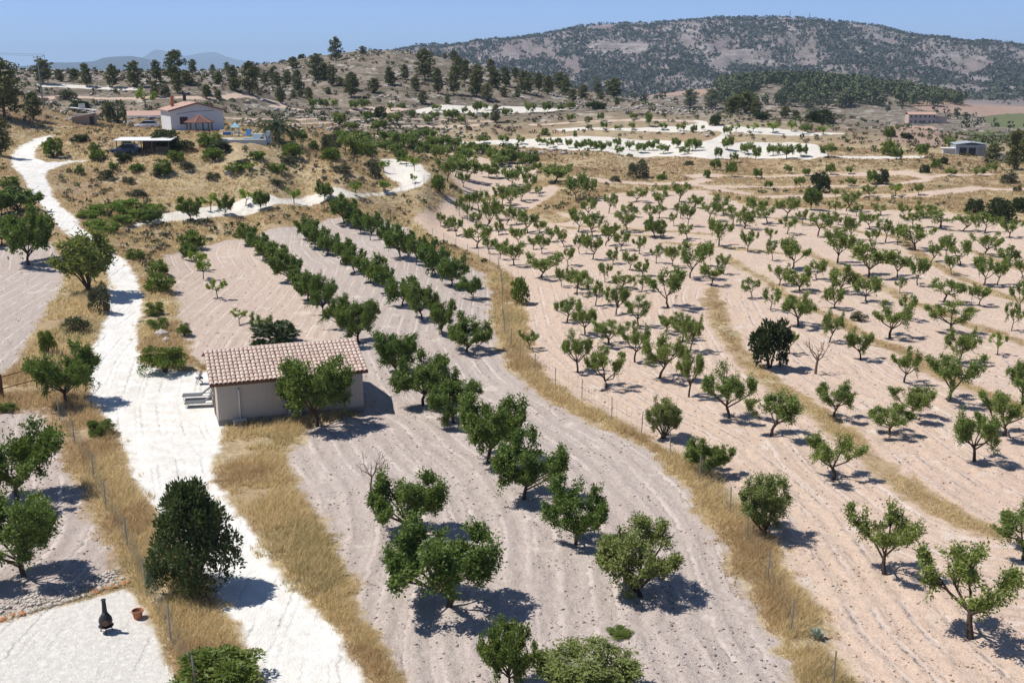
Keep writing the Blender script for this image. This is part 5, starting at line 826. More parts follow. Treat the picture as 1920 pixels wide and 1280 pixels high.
def gazebo():
    x, y, z = PLACE['gazebo']; y -= 1.5; x += .6; R = empty('gazebo', (x, y, hz(x, y)-.6), 0); n = 6; r = 2.15
    P = [(r*math.cos(6.2832*(k+.5)/n), r*math.sin(6.2832*(k+.5)/n)) for k in range(n)]
    for a, b in P: p = MB(); p.box(a-.1, a+.1, b-.1, b+.1, -.4, 2.4); p.build('post', M['timber'], R)
    for k in range(n):
        if k == 2: continue
        a, b = P[k], P[(k+1) % n]; w = MB(); w.prism([(a[0], a[1], -.3), (b[0], b[1], -.3), (b[0], b[1], 1.0), (a[0], a[1], 1.0)], (-.08*a[0]/r, -.08*a[1]/r, 0)); w.build('low_wall', M['brickwall'], R)
    m = MB(); v = [(1.22*p[0], 1.22*p[1], 2.3) for p in P]+[(0, 0, 3.55)]+[(1.2*p[0], 1.2*p[1], 2.2) for p in P]
    m.add(v, [(k, (k+1) % n, n) for k in range(n)]+[(n+1+k, n+1+(k+1) % n, (k+1) % n, k) for k in range(n)]+[tuple(range(n+1, 2*n+1))[::-1]]); ro = m.build('roof', M['tilered'], R)
    h = MB()
    for p in P: h.tube([(1.23*p[0], 1.23*p[1], 2.32), (0, 0, 3.58)], .06, 5)
    h.build('hip_ridge', M['pinktile'], ro); tag(R, 'six-sided gazebo with a red-brown pointed roof in front of the villa', 'gazebo')
gazebo()
def pool():
    x, y, z = PLACE['pool']; R = empty('swimming_pool', (x, y+.6, z+.15), rad(8)); d = MB()
    x0, x1, y0, y1 = -3.4, 4.0, -2.6, 3.0; a0, a1, b0, b1 = -1.4, 3.1, -1.2, 2.0
    d.box(x0, x1, y0, b0, -1.6, .12); d.box(x0, x1, b1, y1, -1.6, .12); d.box(x0, a0, b0, b1, -1.6, .12); d.box(a1, x1, b0, b1, -1.6, .12); d.build('deck', M['concrete'], R)
    w = MB(); w.box(a0, a1, b0, b1, -.5, .02); w.build('water', M['water'], R)
    c = MB(); c.prism([(x0, y0, .13), (a0-.5, y0, .13), (a0-.9, b0+.8, .13), (x0, b0+1.2, .13)], (0, 0, .03)); c.build('cover', M['slate'], R)
    tag(R, 'small turquoise swimming pool in a white deck next to the palm', 'pool')
pool()
def pump():
    x, y, z = PLACE['pump']; R = empty('heat_pump', (x, y, hz(x, y)-.1), rad(-4)); b = MB(); b.box(-1.05, 1.05, -.4, .4, 0, 1.5); b.build('casing', M['white_paint'], R, bevel=.03)
    f = MB(); f.tube([(.45, -.405, .6), (.45, -.44, .6)], .36, 16); o = f.build('fan_grille', M['dark'], R); h = MB(); h.tube([(.45, -.441, .6), (.45, -.46, .6)], .12, 10); h.build('fan_hub', M['zinc'], o)
    s = MB(); s.box(1.15, 1.75, -.25, .3, 0, 1.9); s.build('side_cabinet', M['white_wall'], R, bevel=.02); tag(R, 'white pool heat pump box with a round fan beside the palm', 'machine')
pump()
def play():
    x, y, z = PLACE['play']; R = empty('play_set', (x-.2, y+1.5, hz(x, y)-.1), rad(10))
    for a in (-.55, .55):
        for b in (-.55, .55): p = MB(); p.tube([(a, b, 0), (a, b, 1.75)], .05, 6); p.build('post', M['aqua'], R)
    f = MB(); f.box(-.62, .62, -.62, .62, .75, .85); f.build('platform', M['aqua'], R)
    c = MB(); c.add([(-.75, -.75, 1.7), (.75, -.75, 1.7), (.75, .75, 1.7), (-.75, .75, 1.7), (0, 0, 2.55)], [(0, 1, 4), (1, 2, 4), (2, 3, 4), (3, 0, 4), (3, 2, 1, 0)]); c.build('canopy', M['aqua'], R)
    s = MB(); s.prism([(.62, -.35, .85), (2.3, -.35, .15), (2.6, -.35, .12), (2.6, -.35, .05), (2.3, -.35, .05), (.62, -.35, .75)], (0, .7, 0)); s.build('slide', M['blue'], R)
    b = MB(); b.box(-2.0, -.75, -.5, .5, 0, .95); b.build('side_box', M['blue'], R, bevel=.05); tag(R, 'blue and pale aqua play set with a peaked top behind the pool', 'play set')
    x2 = x+2.1; R = empty('garden_chair', (x2, y-.2, hz(x2, y)-.05), rad(-20))
    s = MB(); s.box(-.45, .45, -.4, .45, .3, .42); s.build('seat', M['blue'], R); s = MB(); s.prism([(-.45, .35, .3), (.45, .35, .3), (.45, .65, 1.35), (-.45, .65, 1.35)], (0, .07, 0)); s.build('backrest', M['blue'], R)
    for a in (-.4, .4):
        for b in (-.35, .38): l = MB(); l.box(a-.04, a+.04, b-.04, b+.04, 0, .3); l.build('leg', M['white_paint'], R)
    tag(R, 'blue high-backed garden chair on the far side of the pool', 'chair')
play()
def shed():
    x, y, z = PLACE['shed']; g = hz(x, y); R = empty('open_shed', (x, y+1.2, g+.25), rad(3))
    for a in (-3.9, -1.2, 1.4, 3.9):
        for b, h in ((-1.7, 1.85), (1.7, 2.1)): p = MB(); p.box(a-.06, a+.06, b-.06, b+.06, -.8, h); p.build('post', M['timber'], R)
    r = MB(); r.prism([(-4.3, -2.1, 1.85), (-4.3, 2.1, 2.15), (-4.3, 2.1, 2.21), (-4.3, -2.1, 1.93)], (8.6, 0, 0)); r.build('roof', M['white_paint'], R)
    b = MB(); b.box(-1.0, 4.1, 1.78, 1.86, -.6, 2.0); b.build('back_wall', M['timber'], R)
    s = MB(); s.box(1.6, 3.6, -.8, 1.2, -.5, .9); s.build('stored_crate', M['timber'], R); tag(R, 'open lean-to shed with a flat white panel roof on the slope', 'shed')
    car(x-3.2, y+1.3, rad(3), 'cardark', 'dark blue car half hidden beneath the white-roofed open shed')
shed()
def outbuilding():
    x, y, z = PLACE['outb']; R = empty('outbuilding', (x, y, hz(x, y)-.1), rad(14)); w = MB(); w.box(-2.4, 1.8, 0, 4, -.5, 2.4); w.build('wall', M['brickwall'], R)
    a = MB(); a.prism([(-3.2, -.9, 1.6), (2.1, -.9, 2.55), (2.1, -.9, 2.67), (-3.2, -.9, 1.72)], (0, 3.0, 0)); a.build('lean_to_roof', M['white_paint'], R)
    b = MB(); b.prism([(-3.0, 2.2, 3.5), (2.0, 2.2, 2.95), (2.0, 2.2, 3.07), (-3.0, 2.2, 3.62)], (0, 3.0, 0)); b.build('roof', M['white_paint'], R)
    c = MB(); c.box(-1.4, -.2, 3.2, 4.0, 3.3, 4.3); c.build('chimney', M['concrete'], R); d = MB(); d.box(.9, 1.7, -.03, -.002, -.3, 1.9); d.build('door', M['dark'], R)
    p = MB(); p.box(1.85, 2.0, -.85, -.7, -.5, 2.5); p.build('post', M['timber'], R); tag(R, 'low brick outbuilding with two white slab roofs left of the villa drive', 'building')
outbuilding()
def utility_pole():
    x, y, z = PLACE['pole']; R = empty('utility_pole', (x, y, hz(x, y)-.3), rad(0)); p = MB(); p.tube([(0, 0, 0), (-.25, 0, 11.2)], [.19, .11], 8); p.build('pole', M['zinc'], R)
    c = MB(); c.tube([(-1.1, 0, 10.9), (1.3, 0, 11.25)], .08, 6); c.tube([(1.3, 0, 11.25), (1.3, 0, 10.7)], .05, 5); c.build('crossarm', M['zinc'], R)
    i = MB()
    for a in (-1.0, -.2, 1.2): i.lathe([(.05, 11.15+.12*a), (.1, 11.22+.12*a), (.05, 11.5+.12*a)], 8, (a, 0))
    i.build('insulator', M['white_paint'], R)
    for a in (-1.0, 1.2):
        w = MB(); pts = [(a+(-60-a)*t, -6*t, 11.4+.12*a+6*t-10*t*(1-t)*.5) for t in np.linspace(0, 1, 14)]; w.tube(pts, .02, 3); w.build('wire', M['dark'], R)
    tag(R, 'tall grey utility pole with a tilted crossarm behind the villa', 'pole')
utility_pole()
def palm():
    x, y, z = PLACE['palm']; R = empty('palm_tree', (x, y, hz(x, y)-.1), 0); H = 2.7; t = MB(); t.tube([(0, 0, -.3), (0, 0, .3), (.02, 0, 1.4), (0, 0, H)], [.45, .38, .36, .46], 10); t.build('trunk', M['bark_pine'], R)
    rng = random.Random(3); lm = leaf_mat('leaf_palm', (.055, .085, .03), .3, .15, .2); meshes = []
    for q in range(4):
        v = []; f = []; L = 4.7; el = [1.35, .85, .4, .05][q]; pts = []; p = Vector((.1, 0, 0)); a = el
        for k in range(13): pts.append(p.copy()); p += Vector((math.cos(a), 0, math.sin(a)))*L/12; a -= [.10, .135, .13, .11][q]
        for k in range(1, 13):
            d = (pts[k]-pts[k-1]).normalized()
            for h in (0, .5):
                c = pts[k-1]+(pts[k]-pts[k-1])*h; ln = .75*math.sin(math.pi*min(1, (k+h+1.2)/14))+.12
                for s in (-1, 1):
                    o = Vector((d.x*.55, s*.8, d.z*.55-.22)).normalized()*ln; n = len(v); v += [c, c+o*.5+Vector((0, 0, .05)), c+o, c+o*.4+d*.10]; f.append((n, n+1, n+2, n+3))
        m = MB().add(v, f); m.tube(pts, [.05]*6+[.03]*7, 4, caps=False); meshes.append(m.mesh('frond', lm))
    for k in range(54):
        q = 0 if k < 8 else (1 if k < 24 else (2 if k < 42 else 3)); o = link(bpy.data.objects.new('frond', meshes[q]), R)
        o.location = (0, 0, H-.12*q); s = rng.uniform(.88, 1.12); o.scale = (s, s, s); o.rotation_euler = (rng.uniform(-.1, .1), rng.uniform(-.1, .1), k*2.399+rng.uniform(-.2, .2))
    tag(R, 'broad date palm with arching fronds standing by the pool', 'palm')
palm()
# ---- buildings in the valley
def warehouse():
    x, y, z = PLACE['ware']; y += 14; x *= (y/(y-14)); g = hz(x, y); R = empty('warehouse', (x, y, g-.2), rad(-12)); R.scale = (.74, .74, .8); w = MB(); w.box(-4.3, 4.3, 0, 9, -1, 3.3); w.build('wall', M['sheet'], R)
    r = MB(); r.prism([(-4.6, -.3, 3.32), (0, -.3, 3.9), (4.6, -.3, 3.32), (4.6, -.3, 3.42), (0, -.3, 4.0), (-4.6, -.3, 3.42)], (0, 9.6, 0)); r.build('roof', M['sheet'], R)
    for a in (-3.2, -.6): d = MB(); d.box(a, a+2.0, -.06, -.003, 0, 2.5); d.build('door', M['dark'], R)
    d = MB(); d.box(2.0, 3.8, -.06, -.003, .2, 2.6); d.build('door', M['frame'], R); l = MB(); l.box(-7.6, -4.3, 1, 5, -1, 2.1); l.build('annex', M['concrete'], R); l = MB(); l.box(-7.9, -4.31, .7, 5.3, 2.1, 2.25); l.build('annex_roof', M['white_paint'], R)
    tag(R, 'grey sheet metal warehouse beyond the dry knoll beside big pines', 'building')
    R = empty('yard_wall', (x+6.2, y-3, hz(x+6.2, y-3)-.2), rad(-8)); R.scale = (.8, 1, .9)
    for k in range(5): b = MB(); b.box(-3.2+1.3*k, -3.2+1.3*k+1.24, -.1, .1, -.6, 1.5+.08*(k % 2)); b.build('panel', M['white_wall'], R)
    c = MB(); c.box(-3.3, 3.3, -.14, .14, 1.6, 1.7); c.build('coping', M['concrete'], R); tag(R, 'pale panelled yard wall beside the grey warehouse', 'wall')
warehouse()
def far_house(name, px, R_, w, d, h, storeys, nwin, wallm, roofm, rz, label, pitch=1.2, extra=None):
    x = R_*math.sin(rad(az_of(px))); y = R_*math.cos(rad(az_of(px))); Rr = empty(name, (x, y, hz(x, y)-.3), rz); m = MB(); m.box(-w/2, w/2, 0, d, -2, h); m.build('wall', M[wallm], Rr)
    r = MB(); r.prism([(-w/2-.4, -.4, h), (-w/2-.4, d/2, h+pitch), (-w/2-.4, d+.4, h), (-w/2-.4, d+.4, h+.15), (-w/2-.4, d/2, h+pitch+.15), (-w/2-.4, -.4, h+.15)], (w+.8, 0, 0)); r.build('roof', M[roofm], Rr)
    for s in range(storeys):
        for k in range(nwin):
            a = -w/2+w*(k+.5)/nwin; z0 = .9+s*2.9
            window(Rr, a-.5, a+.5, z0, z0+1.3, 0)
    dd = MB(); dd.box(-.6, .6, -.06, -.035, 0, .0+2.1) if nwin % 2 == 0 else dd.box(w/2/nwin-.6, w/2/nwin+.5, -.06, -.035, 0, 2.1); dd.build('door', M['timber'], Rr)
    if extra: extra(Rr, w, d, h)
    tag(Rr, label, 'house'); return Rr
def wings(R, w, d, h):
    a = MB(); a.box(w/2, w/2+6, 1, d, -2, h*.72); a.build('side_wing', M['pinkwall'], R); b = MB(); b.prism([(w/2+.01, .6, h*.72), (w/2+6.4, .6, h*.72), (w/2+6.4, .6, h*.72+.2), (w/2+.01, .6, h*.72+.9)], (0, d, 0)); b.build('wing_roof', M['pinktile'], R)
far_house('farmhouse', 1738, 655, 15, 9, 5.4, 2, 6, 'pinkwall', 'pinktile', rad(-6), 'long two-storey pinkish farmhouse below the wooded ridge', 1.3, wings)
def terrace(R, w, d, h):
    a = MB(); a.box(-w/2-6, w/2+5, -5, -.5, -2, .4); a.build('terrace', M['white_wall'], R); b = MB(); b.box(-w/2-5.5, -w/2+1, -5.1, -5.0, .4, 1.3); b.build('parapet', M['pinkwall'], R)
far_house('bungalow', 1742, 425, 9.5, 7, 2.6, 1, 4, 'white_wall', 'pinktile', rad(5), 'low white bungalow with a pink roof on a white terrace in the valley', .9, terrace)
def mast(px, lab, hh):
    a = rad(az_of(px)); R_ = 2960; x, y = R_*math.sin(a), R_*math.cos(a); R = empty('radio_mast', (x, y, hz(x, y)-1), 0); m = MB(); m.tube([(0, 0, 0), (0, 0, hh)], [.9, .35], 6); m.build('mast', M['zinc'], R)
    d = MB()
    for k in range(3): d.box(-1.3, 1.3, -.3, .3, hh*.55+k*hh*.14, hh*.55+k*hh*.14+1.1)
    d.build('antenna', M['zinc'], R); tag(R, lab, 'mast')
mast(1475, 'taller thin radio mast on the mountain top where the crest is highest', 22); mast(1511, 'shorter thin radio mast farther down the crest of the mountain', 19)
# ---- fences
def fence(name, pts, h, label, mat_post, wires=6, mesh_gap=None):
    Z_ = ground_z([p[0] for p in pts], [p[1] for p in pts]); P = [Vector((p[0], p[1], z)) for p, z in zip(pts, Z_)]; o0 = P[0]; R = empty(name, o0); rng = random.Random(len(pts))
    tops = []
    for p in P:
        q = p-o0; tp = q+Vector((rng.uniform(-.07, .07), rng.uniform(-.05, .05), h*rng.uniform(.95, 1.06))); m = MB(); m.tube([q-Vector((0, 0, .3)), tp], .03, 6); m.build('post', M[mat_post], R); tops.append((q, tp))
    for k in range(wires):
        t = .08+.88*k/(wires-1); m = MB(); pts_ = [a+(b-a)*t for a, b in tops]
        fine = []
        for i in range(len(pts_)-1):
            for s in range(3): u = s/3; q = pts_[i].lerp(pts_[i+1], u); fine.append(q-Vector((0, 0, .04*4*u*(1-u))))
        fine.append(pts_[-1]); m.tube(fine, .004, 3, caps=False); m.build('wire', M['wire'], R)
    if mesh_gap:
        m = MB()
        for i in range(len(tops)-1):
            n = max(2, int((tops[i+1][0]-tops[i][0]).length/mesh_gap))
            for s in range(1, n):
                a = tops[i][0].lerp(tops[i+1][0], s/n); b = tops[i][1].lerp(tops[i+1][1], s/n); m.tube([a, a.lerp(b, .96)], .003, 3, caps=False)
        o = m.build('netting', M['wire'], R); o['kind'] = 'stuff'
    tag(R, label, 'fence'); return R
fence('wire_fence', FENCE_LONG, 1.5, 'long wire fence on a golden grass bank between the grey and pinkish fields', 'zinc', 6, .5)
fence('wire_fence', FENCE_ROAD, 1.6, 'wire mesh fence in tall dry grass beside the white road and gravel yard', 'zinc', 8, .3)
fence('wire_fence', FENCE_TERRACE, 1.4, 'short wire fence along the lip of the curved pale terrace', 'zinc', 5)
def gate():
    a = Vector(PLACE['gate_a']); b = Vector(PLACE['gate_b'])+Vector((1.2, 1.2, 0)); d = b-a; L = d.length; R = empty('tube_gate', a, math.atan2(d.y, d.x)); p = MB(); p.box(-.12, .12, -.12, .12, -.3, 1.75); p.build('post', M['rust'], R)
    p = MB(); p.tube([(L, 0, -.3), (L, 0, 1.6)], .04, 6); p.build('post', M['zinc'], R)
    for z in (.75, 1.55): r = MB(); r.tube([(.12, 0, z), (L, 0, z+.05)], .035, 6); r.build('rail', M['rust'], R)
    u = MB(); u.tube([(L*.62, 0, 0), (L*.62, 0, 1.56)], .03, 6); u.build('upright', M['rust'], R); tag(R, 'rusty tube gate with a wide brown post at the field across the road', 'gate')
gate()
# ---- small things
def chiminea():
    x, y, z = PLACE['chim']; R = empty('chimney_stove', (x, y, hz(x, y)-.02), rad(20)); b = MB(); b.lathe([(.10, .30), (.22, .36), (.26, .48), (.24, .62), (.15, .76), (.10, .86)], 14); b.build('belly', M['dark'], R, smooth=True)
    c = MB(); c.tube([(0, 0, .85), (0, 0, 1.36)], [.10, .075], 10); c.build('chimney', M['dark'], R); cc = MB(); cc.tube([(0, 0, 1.36), (0, 0, 1.40)], .095, 10); cc.build('cap', M['dark'], R)
    for k in range(3): a = k*2.09+.5; l = MB(); l.tube([(.13*math.cos(a), .13*math.sin(a), .36), (.26*math.cos(a), .26*math.sin(a), 0)], .022, 5); l.build('leg', M['dark'], R)
    o = MB(); o.tube([(0, -.245, .5), (0, -.275, .5)], .11, 10); o.build('fire_opening', M['rust'], R); s = MB(); s.lathe([(.27, .28), (.29, .30), (.27, .32)], 14); s.build('ring', M['dark'], R); tag(R, 'black iron chimney stove on three legs in the gravel yard', 'stove')
chiminea()
def pot():
    x, y, z = PLACE['pot']; R = empty('clay_pot', (x, y, hz(x, y)-.02)); b = MB(); b.lathe([(.15, 0), (.20, .28), (.235, .30), (.235, .36), (.20, .36), (.18, .30), (.14, .10)], 16); b.build('body', M['terracotta'], R, smooth=False)
    s = MB(); s.lathe([(.10, .20), (.178, .25), (.15, .27)], 12); s.build('soil', M['bark'], R); tag(R, 'empty orange clay flower pot in the gravel yard by the fence', 'pot')
pot()
def bucket():
    x, y, z = PLACE['bucket']; R = empty('bucket', (x, y, hz(x, y)-.02)); b = MB(); b.lathe([(.14, 0), (.18, .36), (.20, .37), (.20, .40), (.165, .40), (.13, .06)], 14); b.build('body', M['dark'], R); h = MB(); h.tube([(-.18, 0, .38), (-.12, .1, .48), (0, .16, .52), (.12, .1, .48), (.18, 0, .38)], .008, 4); h.build('handle', M['zinc'], R); tag(R, 'small black bucket under the tree by the long wire fence', 'bucket')
bucket()
def agave():
    x, y, z = PLACE['agave']; R = empty('agave_plant', (x, y, hz(x, y)-.02)); rng = random.Random(8); lm = leaf_mat('leaf_agave', (.26, .33, .29), .2, .08, .1)
    m = MB()
    m.add([(0, -.05, 0), (0, .05, 0), (.18, .07, .06), (.18, -.07, .06), (.42, 0, .10), (.18, 0, .02)], [(0, 3, 5), (0, 5, 1), (1, 5, 2), (3, 4, 5), (5, 4, 2)]); me = m.mesh('leaf', lm)
    for k in range(26):
        o = link(bpy.data.objects.new('leaf', me), R); o.rotation_euler = (0, -rng.uniform(.15, 1.25), k*2.399); s = rng.uniform(.85, 1.15); o.scale = (s, s, s); o.location = (0, 0, .03)
    tag(R, 'pale blue-green agave rosette in the fence line grass', 'plant')
agave()
# stones: an edging row and a few boulders
M['limestone'] = plain('limestone', (.52, .47, .41), .95, .2, 5, .1, bump=.4); M['orange_stone'] = plain('orange_stone', (.45, .22, .12), .95, .25, 6, .1, bump=.3)
def stone_mesh(seed, mat):
    bm = bmesh.new(); bmesh.ops.create_icosphere(bm, subdivisions=1, radius=1); rng = random.Random(seed)
    bmesh.ops.bisect_plane(bm, geom=bm.verts[:]+bm.edges[:]+bm.faces[:], plane_co=(0, 0, -.6), plane_no=(0, 0, 1), clear_inner=True)
    for v in bm.verts: v.co *= rng.uniform(.72, 1.12)
    me = bpy.data.meshes.new('stone'); bm.to_mesh(me); bm.free(); me.materials.append(mat); return me
SM = [stone_mesh(k, M['limestone']) for k in range(4)]; SO = [stone_mesh(10+k, M['orange_stone']) for k in range(3)]
def stone_border():
    seg = [GREY[2][i] for i in (9, 8, 7)]; a = Vector((*GREY[2][9], 0)); pts = [Vector((p[0], p[1], 0)) for p in seg]
    R = empty('stone_edging', (pts[1].x, pts[1].y, hz(pts[1].x, pts[1].y))); rng = random.Random(2); tot = sum((pts[i+1]-pts[i]).length for i in range(2)); n = 46
    for k in range(n):
        s = tot*(k+.5)/n; l0 = (pts[1]-pts[0]).length; p = pts[0].lerp(pts[1], s/l0) if s < l0 else pts[1].lerp(pts[2], (s-l0)/(tot-l0))
        p = p+Vector((rng.uniform(-.1, .1), rng.uniform(-.12, .12), 0)); org = (k < 9 or k > n-14) and rng.random() < .8
        o = link(bpy.data.objects.new('stone', rng.choice(SO if org else SM)), R); s_ = rng.uniform(.10, .17)
        o.location = Vector((p.x, p.y, hz(p.x, p.y)+.03))-R.location; o.scale = (s_*rng.uniform(1, 1.5), s_, s_*.8); o.rotation_euler = (rng.uniform(-.3, .3), rng.uniform(-.3, .3), rng.uniform(0, 6.28))
    tag(R, 'row of pale and orange edging stones between the stony plot and gravel yard', 'stones')
stone_border()
for k, (px, py, s_) in enumerate(BOULDERS):
    o = link(bpy.data.objects.new('boulder', SM[k % 4])); o.location = (px, py, hz(px, py)+s_*.25); o.scale = (s_*1.3, s_, s_*.8); o.rotation_euler = (0, 0, k*1.3)
    tag(o, ['large pale boulder on the bank between the road and ploughed field', 'smaller pale boulder lying against the large one on the bank', 'whitish boulder on the brown slope below the pool'][k], 'rock')

# ---------------------------------------------------------------- what nobody could count: grass, clods, scrub, far woods
def polar_points(n, r0, r1, a0, a1, rng):
    """even on the eye: as many per angle near as far"""
    r = np.exp(rng.uniform(math.log(r0), math.log(r1), n)); a = np.radians(rng.uniform(a0, a1, n)); return r*np.sin(a), r*np.cos(a), r
def building_clear(x, y):
    """outside the walls and yards of the built things"""
    ok = np.ones(x.shape, bool)
    A_ = PLACE['house_a']; B_ = PLACE['house_b']; L = math.hypot(B_[0]-A_[0], B_[1]-A_[1]); ux, uy = (B_[0]-A_[0])/L, (B_[1]-A_[1])/L
    s = (x-A_[0])*ux+(y-A_[1])*uy; t = -(x-A_[0])*uy+(y-A_[1])*ux; ok &= ~((s > -.1) & (s < L+.1) & (t > -.15) & (t < 6.9))
    for k, rr in (('villa', 9), ('pool', 4.5), ('gazebo', 2.6), ('pump', 1.5)): ok &= np.hypot(x-PLACE[k][0], y-PLACE[k][1]-(4 if k == 'villa' else 0)) > rr
    return ok
def grass():
    rng = np.random.default_rng(21); x, y, r = polar_points(400000, 30, 260, -31, 31, rng); Zf = zone_fields(x, y)
    hard = np.maximum(np.maximum(Zf['road'], Zf['white']), np.maximum(Zf['soil'], Zf['patio'])); nz = fbm(x*.35, y*.35, 3, 33); nz2 = fbm(x*1.3, y*1.3, 2, 35)
    lush = np.where(r < 120, 1.0, .62)
    keep = (hard < -.05+.5*(nz2-.5)) & (nz > .31+.16*(1-lush)) & building_clear(x, y)
    # a few weeds in the fields and on the road edge
    keep |= (hard < .5) & (nz2 > .70) & (Zf['patio'] < -.3) & building_clear(x, y)
    x, y, r, nz, nz2 = x[keep], y[keep], r[keep], nz[keep], nz2[keep]; hard = hard[keep]; strip = Zf['strip'][keep]
    z = ground_z(x, y); n = len(x); K = 4; print('grass tufts', n)
    edge = np.clip((-hard+.15)/.8, .35, 1); H = (.26+.42*nz)*edge*rng.uniform(.6, 1.3, n)*np.where(strip < .8, .55, 1)*np.clip(1.15-r/420, .6, 1)
    i = np.repeat(np.arange(n), K); m = n*K; a = rng.uniform(0, 6.283, m); wd = np.maximum(.010, r[i]*.00032)*rng.uniform(.7, 1.5, m); ln = H[i]*rng.uniform(.6, 1.15, m)
    bx = x[i]+rng.normal(0, .05, m)*(1+r[i]/90); by = y[i]+rng.normal(0, .05, m)*(1+r[i]/90); lean = rng.normal(0, .62, (m, 2))+np.array([.22, -.05]); ca, sa = np.cos(a)*wd, np.sin(a)*wd
    V = np.stack([np.stack([bx-ca, by-sa, z[i]-.04], 1), np.stack([bx+ca, by+sa, z[i]-.04], 1), np.stack([bx+lean[:, 0]*ln, by+lean[:, 1]*ln, z[i]+ln], 1)], 1).reshape(-1, 3)
    t = rng.random(m)[:, None]; big = fbm(x*.12, y*.12, 2, 44)[i][:, None]; gold = np.array([.80, .65, .36]); tan = np.array([.68, .53, .31]); brn = np.array([.52, .35, .19]); gre = np.array([.36, .33, .15])
    c = gold*(1-t)+tan*t; c = np.where(big > .57, c*.45+brn*.55, c); c = np.where((rng.random(m)[:, None] < .07) | ((big < .30) & (rng.random(m)[:, None] < .3)), gre, c)*rng.uniform(.75, 1.2, (m, 1))
    far = sstep(140, 240, r)[i][:, None]; c = c*(1-far*.5)+np.array([.30, .19, .11])*far*.5
    C = np.concatenate([np.repeat(c, 3, 0), np.ones((3*m, 1))], 1)
    t_ = NT('dry_grass'); at = t_.attr('tint').outputs['Color']; p = t_.princ(at, .75, .2); tr = t_.n('ShaderNodeBsdfTranslucent'); t_.t.links.new(at, tr.inputs[0]); mx = t_.n('ShaderNodeMixShader'); mx.inputs[0].default_value = .5; t_.t.links.new(p, mx.inputs[1]); t_.t.links.new(tr.outputs[0], mx.inputs[2]); mat = t_.done(mx.outputs[0])
    me = np_mesh('dry_grass', V, Ft=np.arange(3*m).reshape(-1, 3), mats=[mat], attrs={'tint': C}); tag(link(bpy.data.objects.new('dry_grass', me)), 'golden dry grass over banks, verges and slopes', 'grass', kind='stuff')
grass()
OCT = np.array([[1, 0, 0], [-1, 0, 0], [0, 1, 0], [0, -1, 0], [0, 0, 1], [0, 0, -.5]]); OCF = np.array([[0, 2, 4], [2, 1, 4], [1, 3, 4], [3, 0, 4], [2, 0, 5], [1, 2, 5], [3, 1, 5], [0, 3, 5]])
def lumps(name, x, y, s, col, label, cat, rng, flat=.7):
    n = len(x); z = ground_z(x, y); V = OCT[None]*(s[:, None, None])*rng.uniform(.55, 1.2, (n, 6, 1)); a = rng.uniform(0, 6.28, n); c, sn = np.cos(a)[:, None], np.sin(a)[:, None]
    V = np.stack([V[..., 0]*c-V[..., 1]*sn+x[:, None]+rng.normal(0, .25, (n, 6))*s[:, None], V[..., 0]*sn+V[..., 1]*c+y[:, None]+rng.normal(0, .25, (n, 6))*s[:, None], V[..., 2]*flat+z[:, None]+s[:, None]*.15], -1).reshape(-1, 3)
    F_ = (OCF[None]+6*np.arange(n)[:, None, None]).reshape(-1, 3); t_ = NT(name); at = t_.attr('tint').outputs['Color']; C = np.concatenate([np.repeat(col, 6, 0), np.ones((6*n, 1))], 1)
    me = np_mesh(name, V, Ft=F_, mats=[t_.done(t_.princ(at, .95, .1))], attrs={'tint': C}); tag(link(bpy.data.objects.new(name, me)), label, cat, kind='stuff')
def clods():
    rng = np.random.default_rng(5); x, y, r = polar_points(150000, 30, 125, -30, 30, rng); Zf = zone_fields(x, y); nz = fbm(x*.6, y*.6, 2, 3); k = (Zf['soil'] > .1) & (Zf['road'] < -.2) & (Zf['patio'] < -.1) & building_clear(x, y) & (rng.random(len(x)) < .05+.42*nz**2.5) & (x*0+rng.random(len(x)) < 1-sstep(70, 120, r)*.7)
    x, y, r = x[k], y[k], r[k]; pk = Zf['pink'][k][:, None]; n = len(x); print('clods', n); s = .018+.065*rng.random(n)**3.4+r*.0002; base = np.array([.40, .33, .295])*(1-pk)+np.array([.47, .36, .285])*pk
    lumps('soil_clods', x, y, s, base*rng.choice([.65, .8, .95, 1.2, 1.5], (n, 1)), 'clods and stones scattered over the ploughed fields', 'clods', rng)
    x, y, r = polar_points(5200, 235, 470, -27, 12, rng); Zf = zone_fields(x, y); k = (Zf['white'] < -1) & (Zf['soil'] < -1) & (fbm(x*.05, y*.05, 3, 77) > .5); x, y = x[k], y[k]; n = len(x)
    lumps('limestone_rocks', x, y, .3+.7*rng.random(n)**2, np.array([.46, .43, .40])*rng.uniform(.7, 1.2, (n, 1)), 'pale limestone rocks on the pine hill', 'rocks', rng, .6)
    x, y, r = polar_points(60000, 33, 48, -30, -10, rng); d = sdf_poly(x, y, GREY[2]); k = (d > 0) & (d < 1.6) & (sdf_poly(x, y, PATIO) > -2.0) & (rng.random(len(x)) < .5); x, y = x[k][:700], y[k][:700]; n = len(x)
    lumps('rubble', x, y, .04+.09*rng.random(n)**2, np.array([.56, .51, .45])*rng.uniform(.7, 1.2, (n, 1)), 'pale rubble heaped behind the stone edging', 'rubble', rng)
clods()
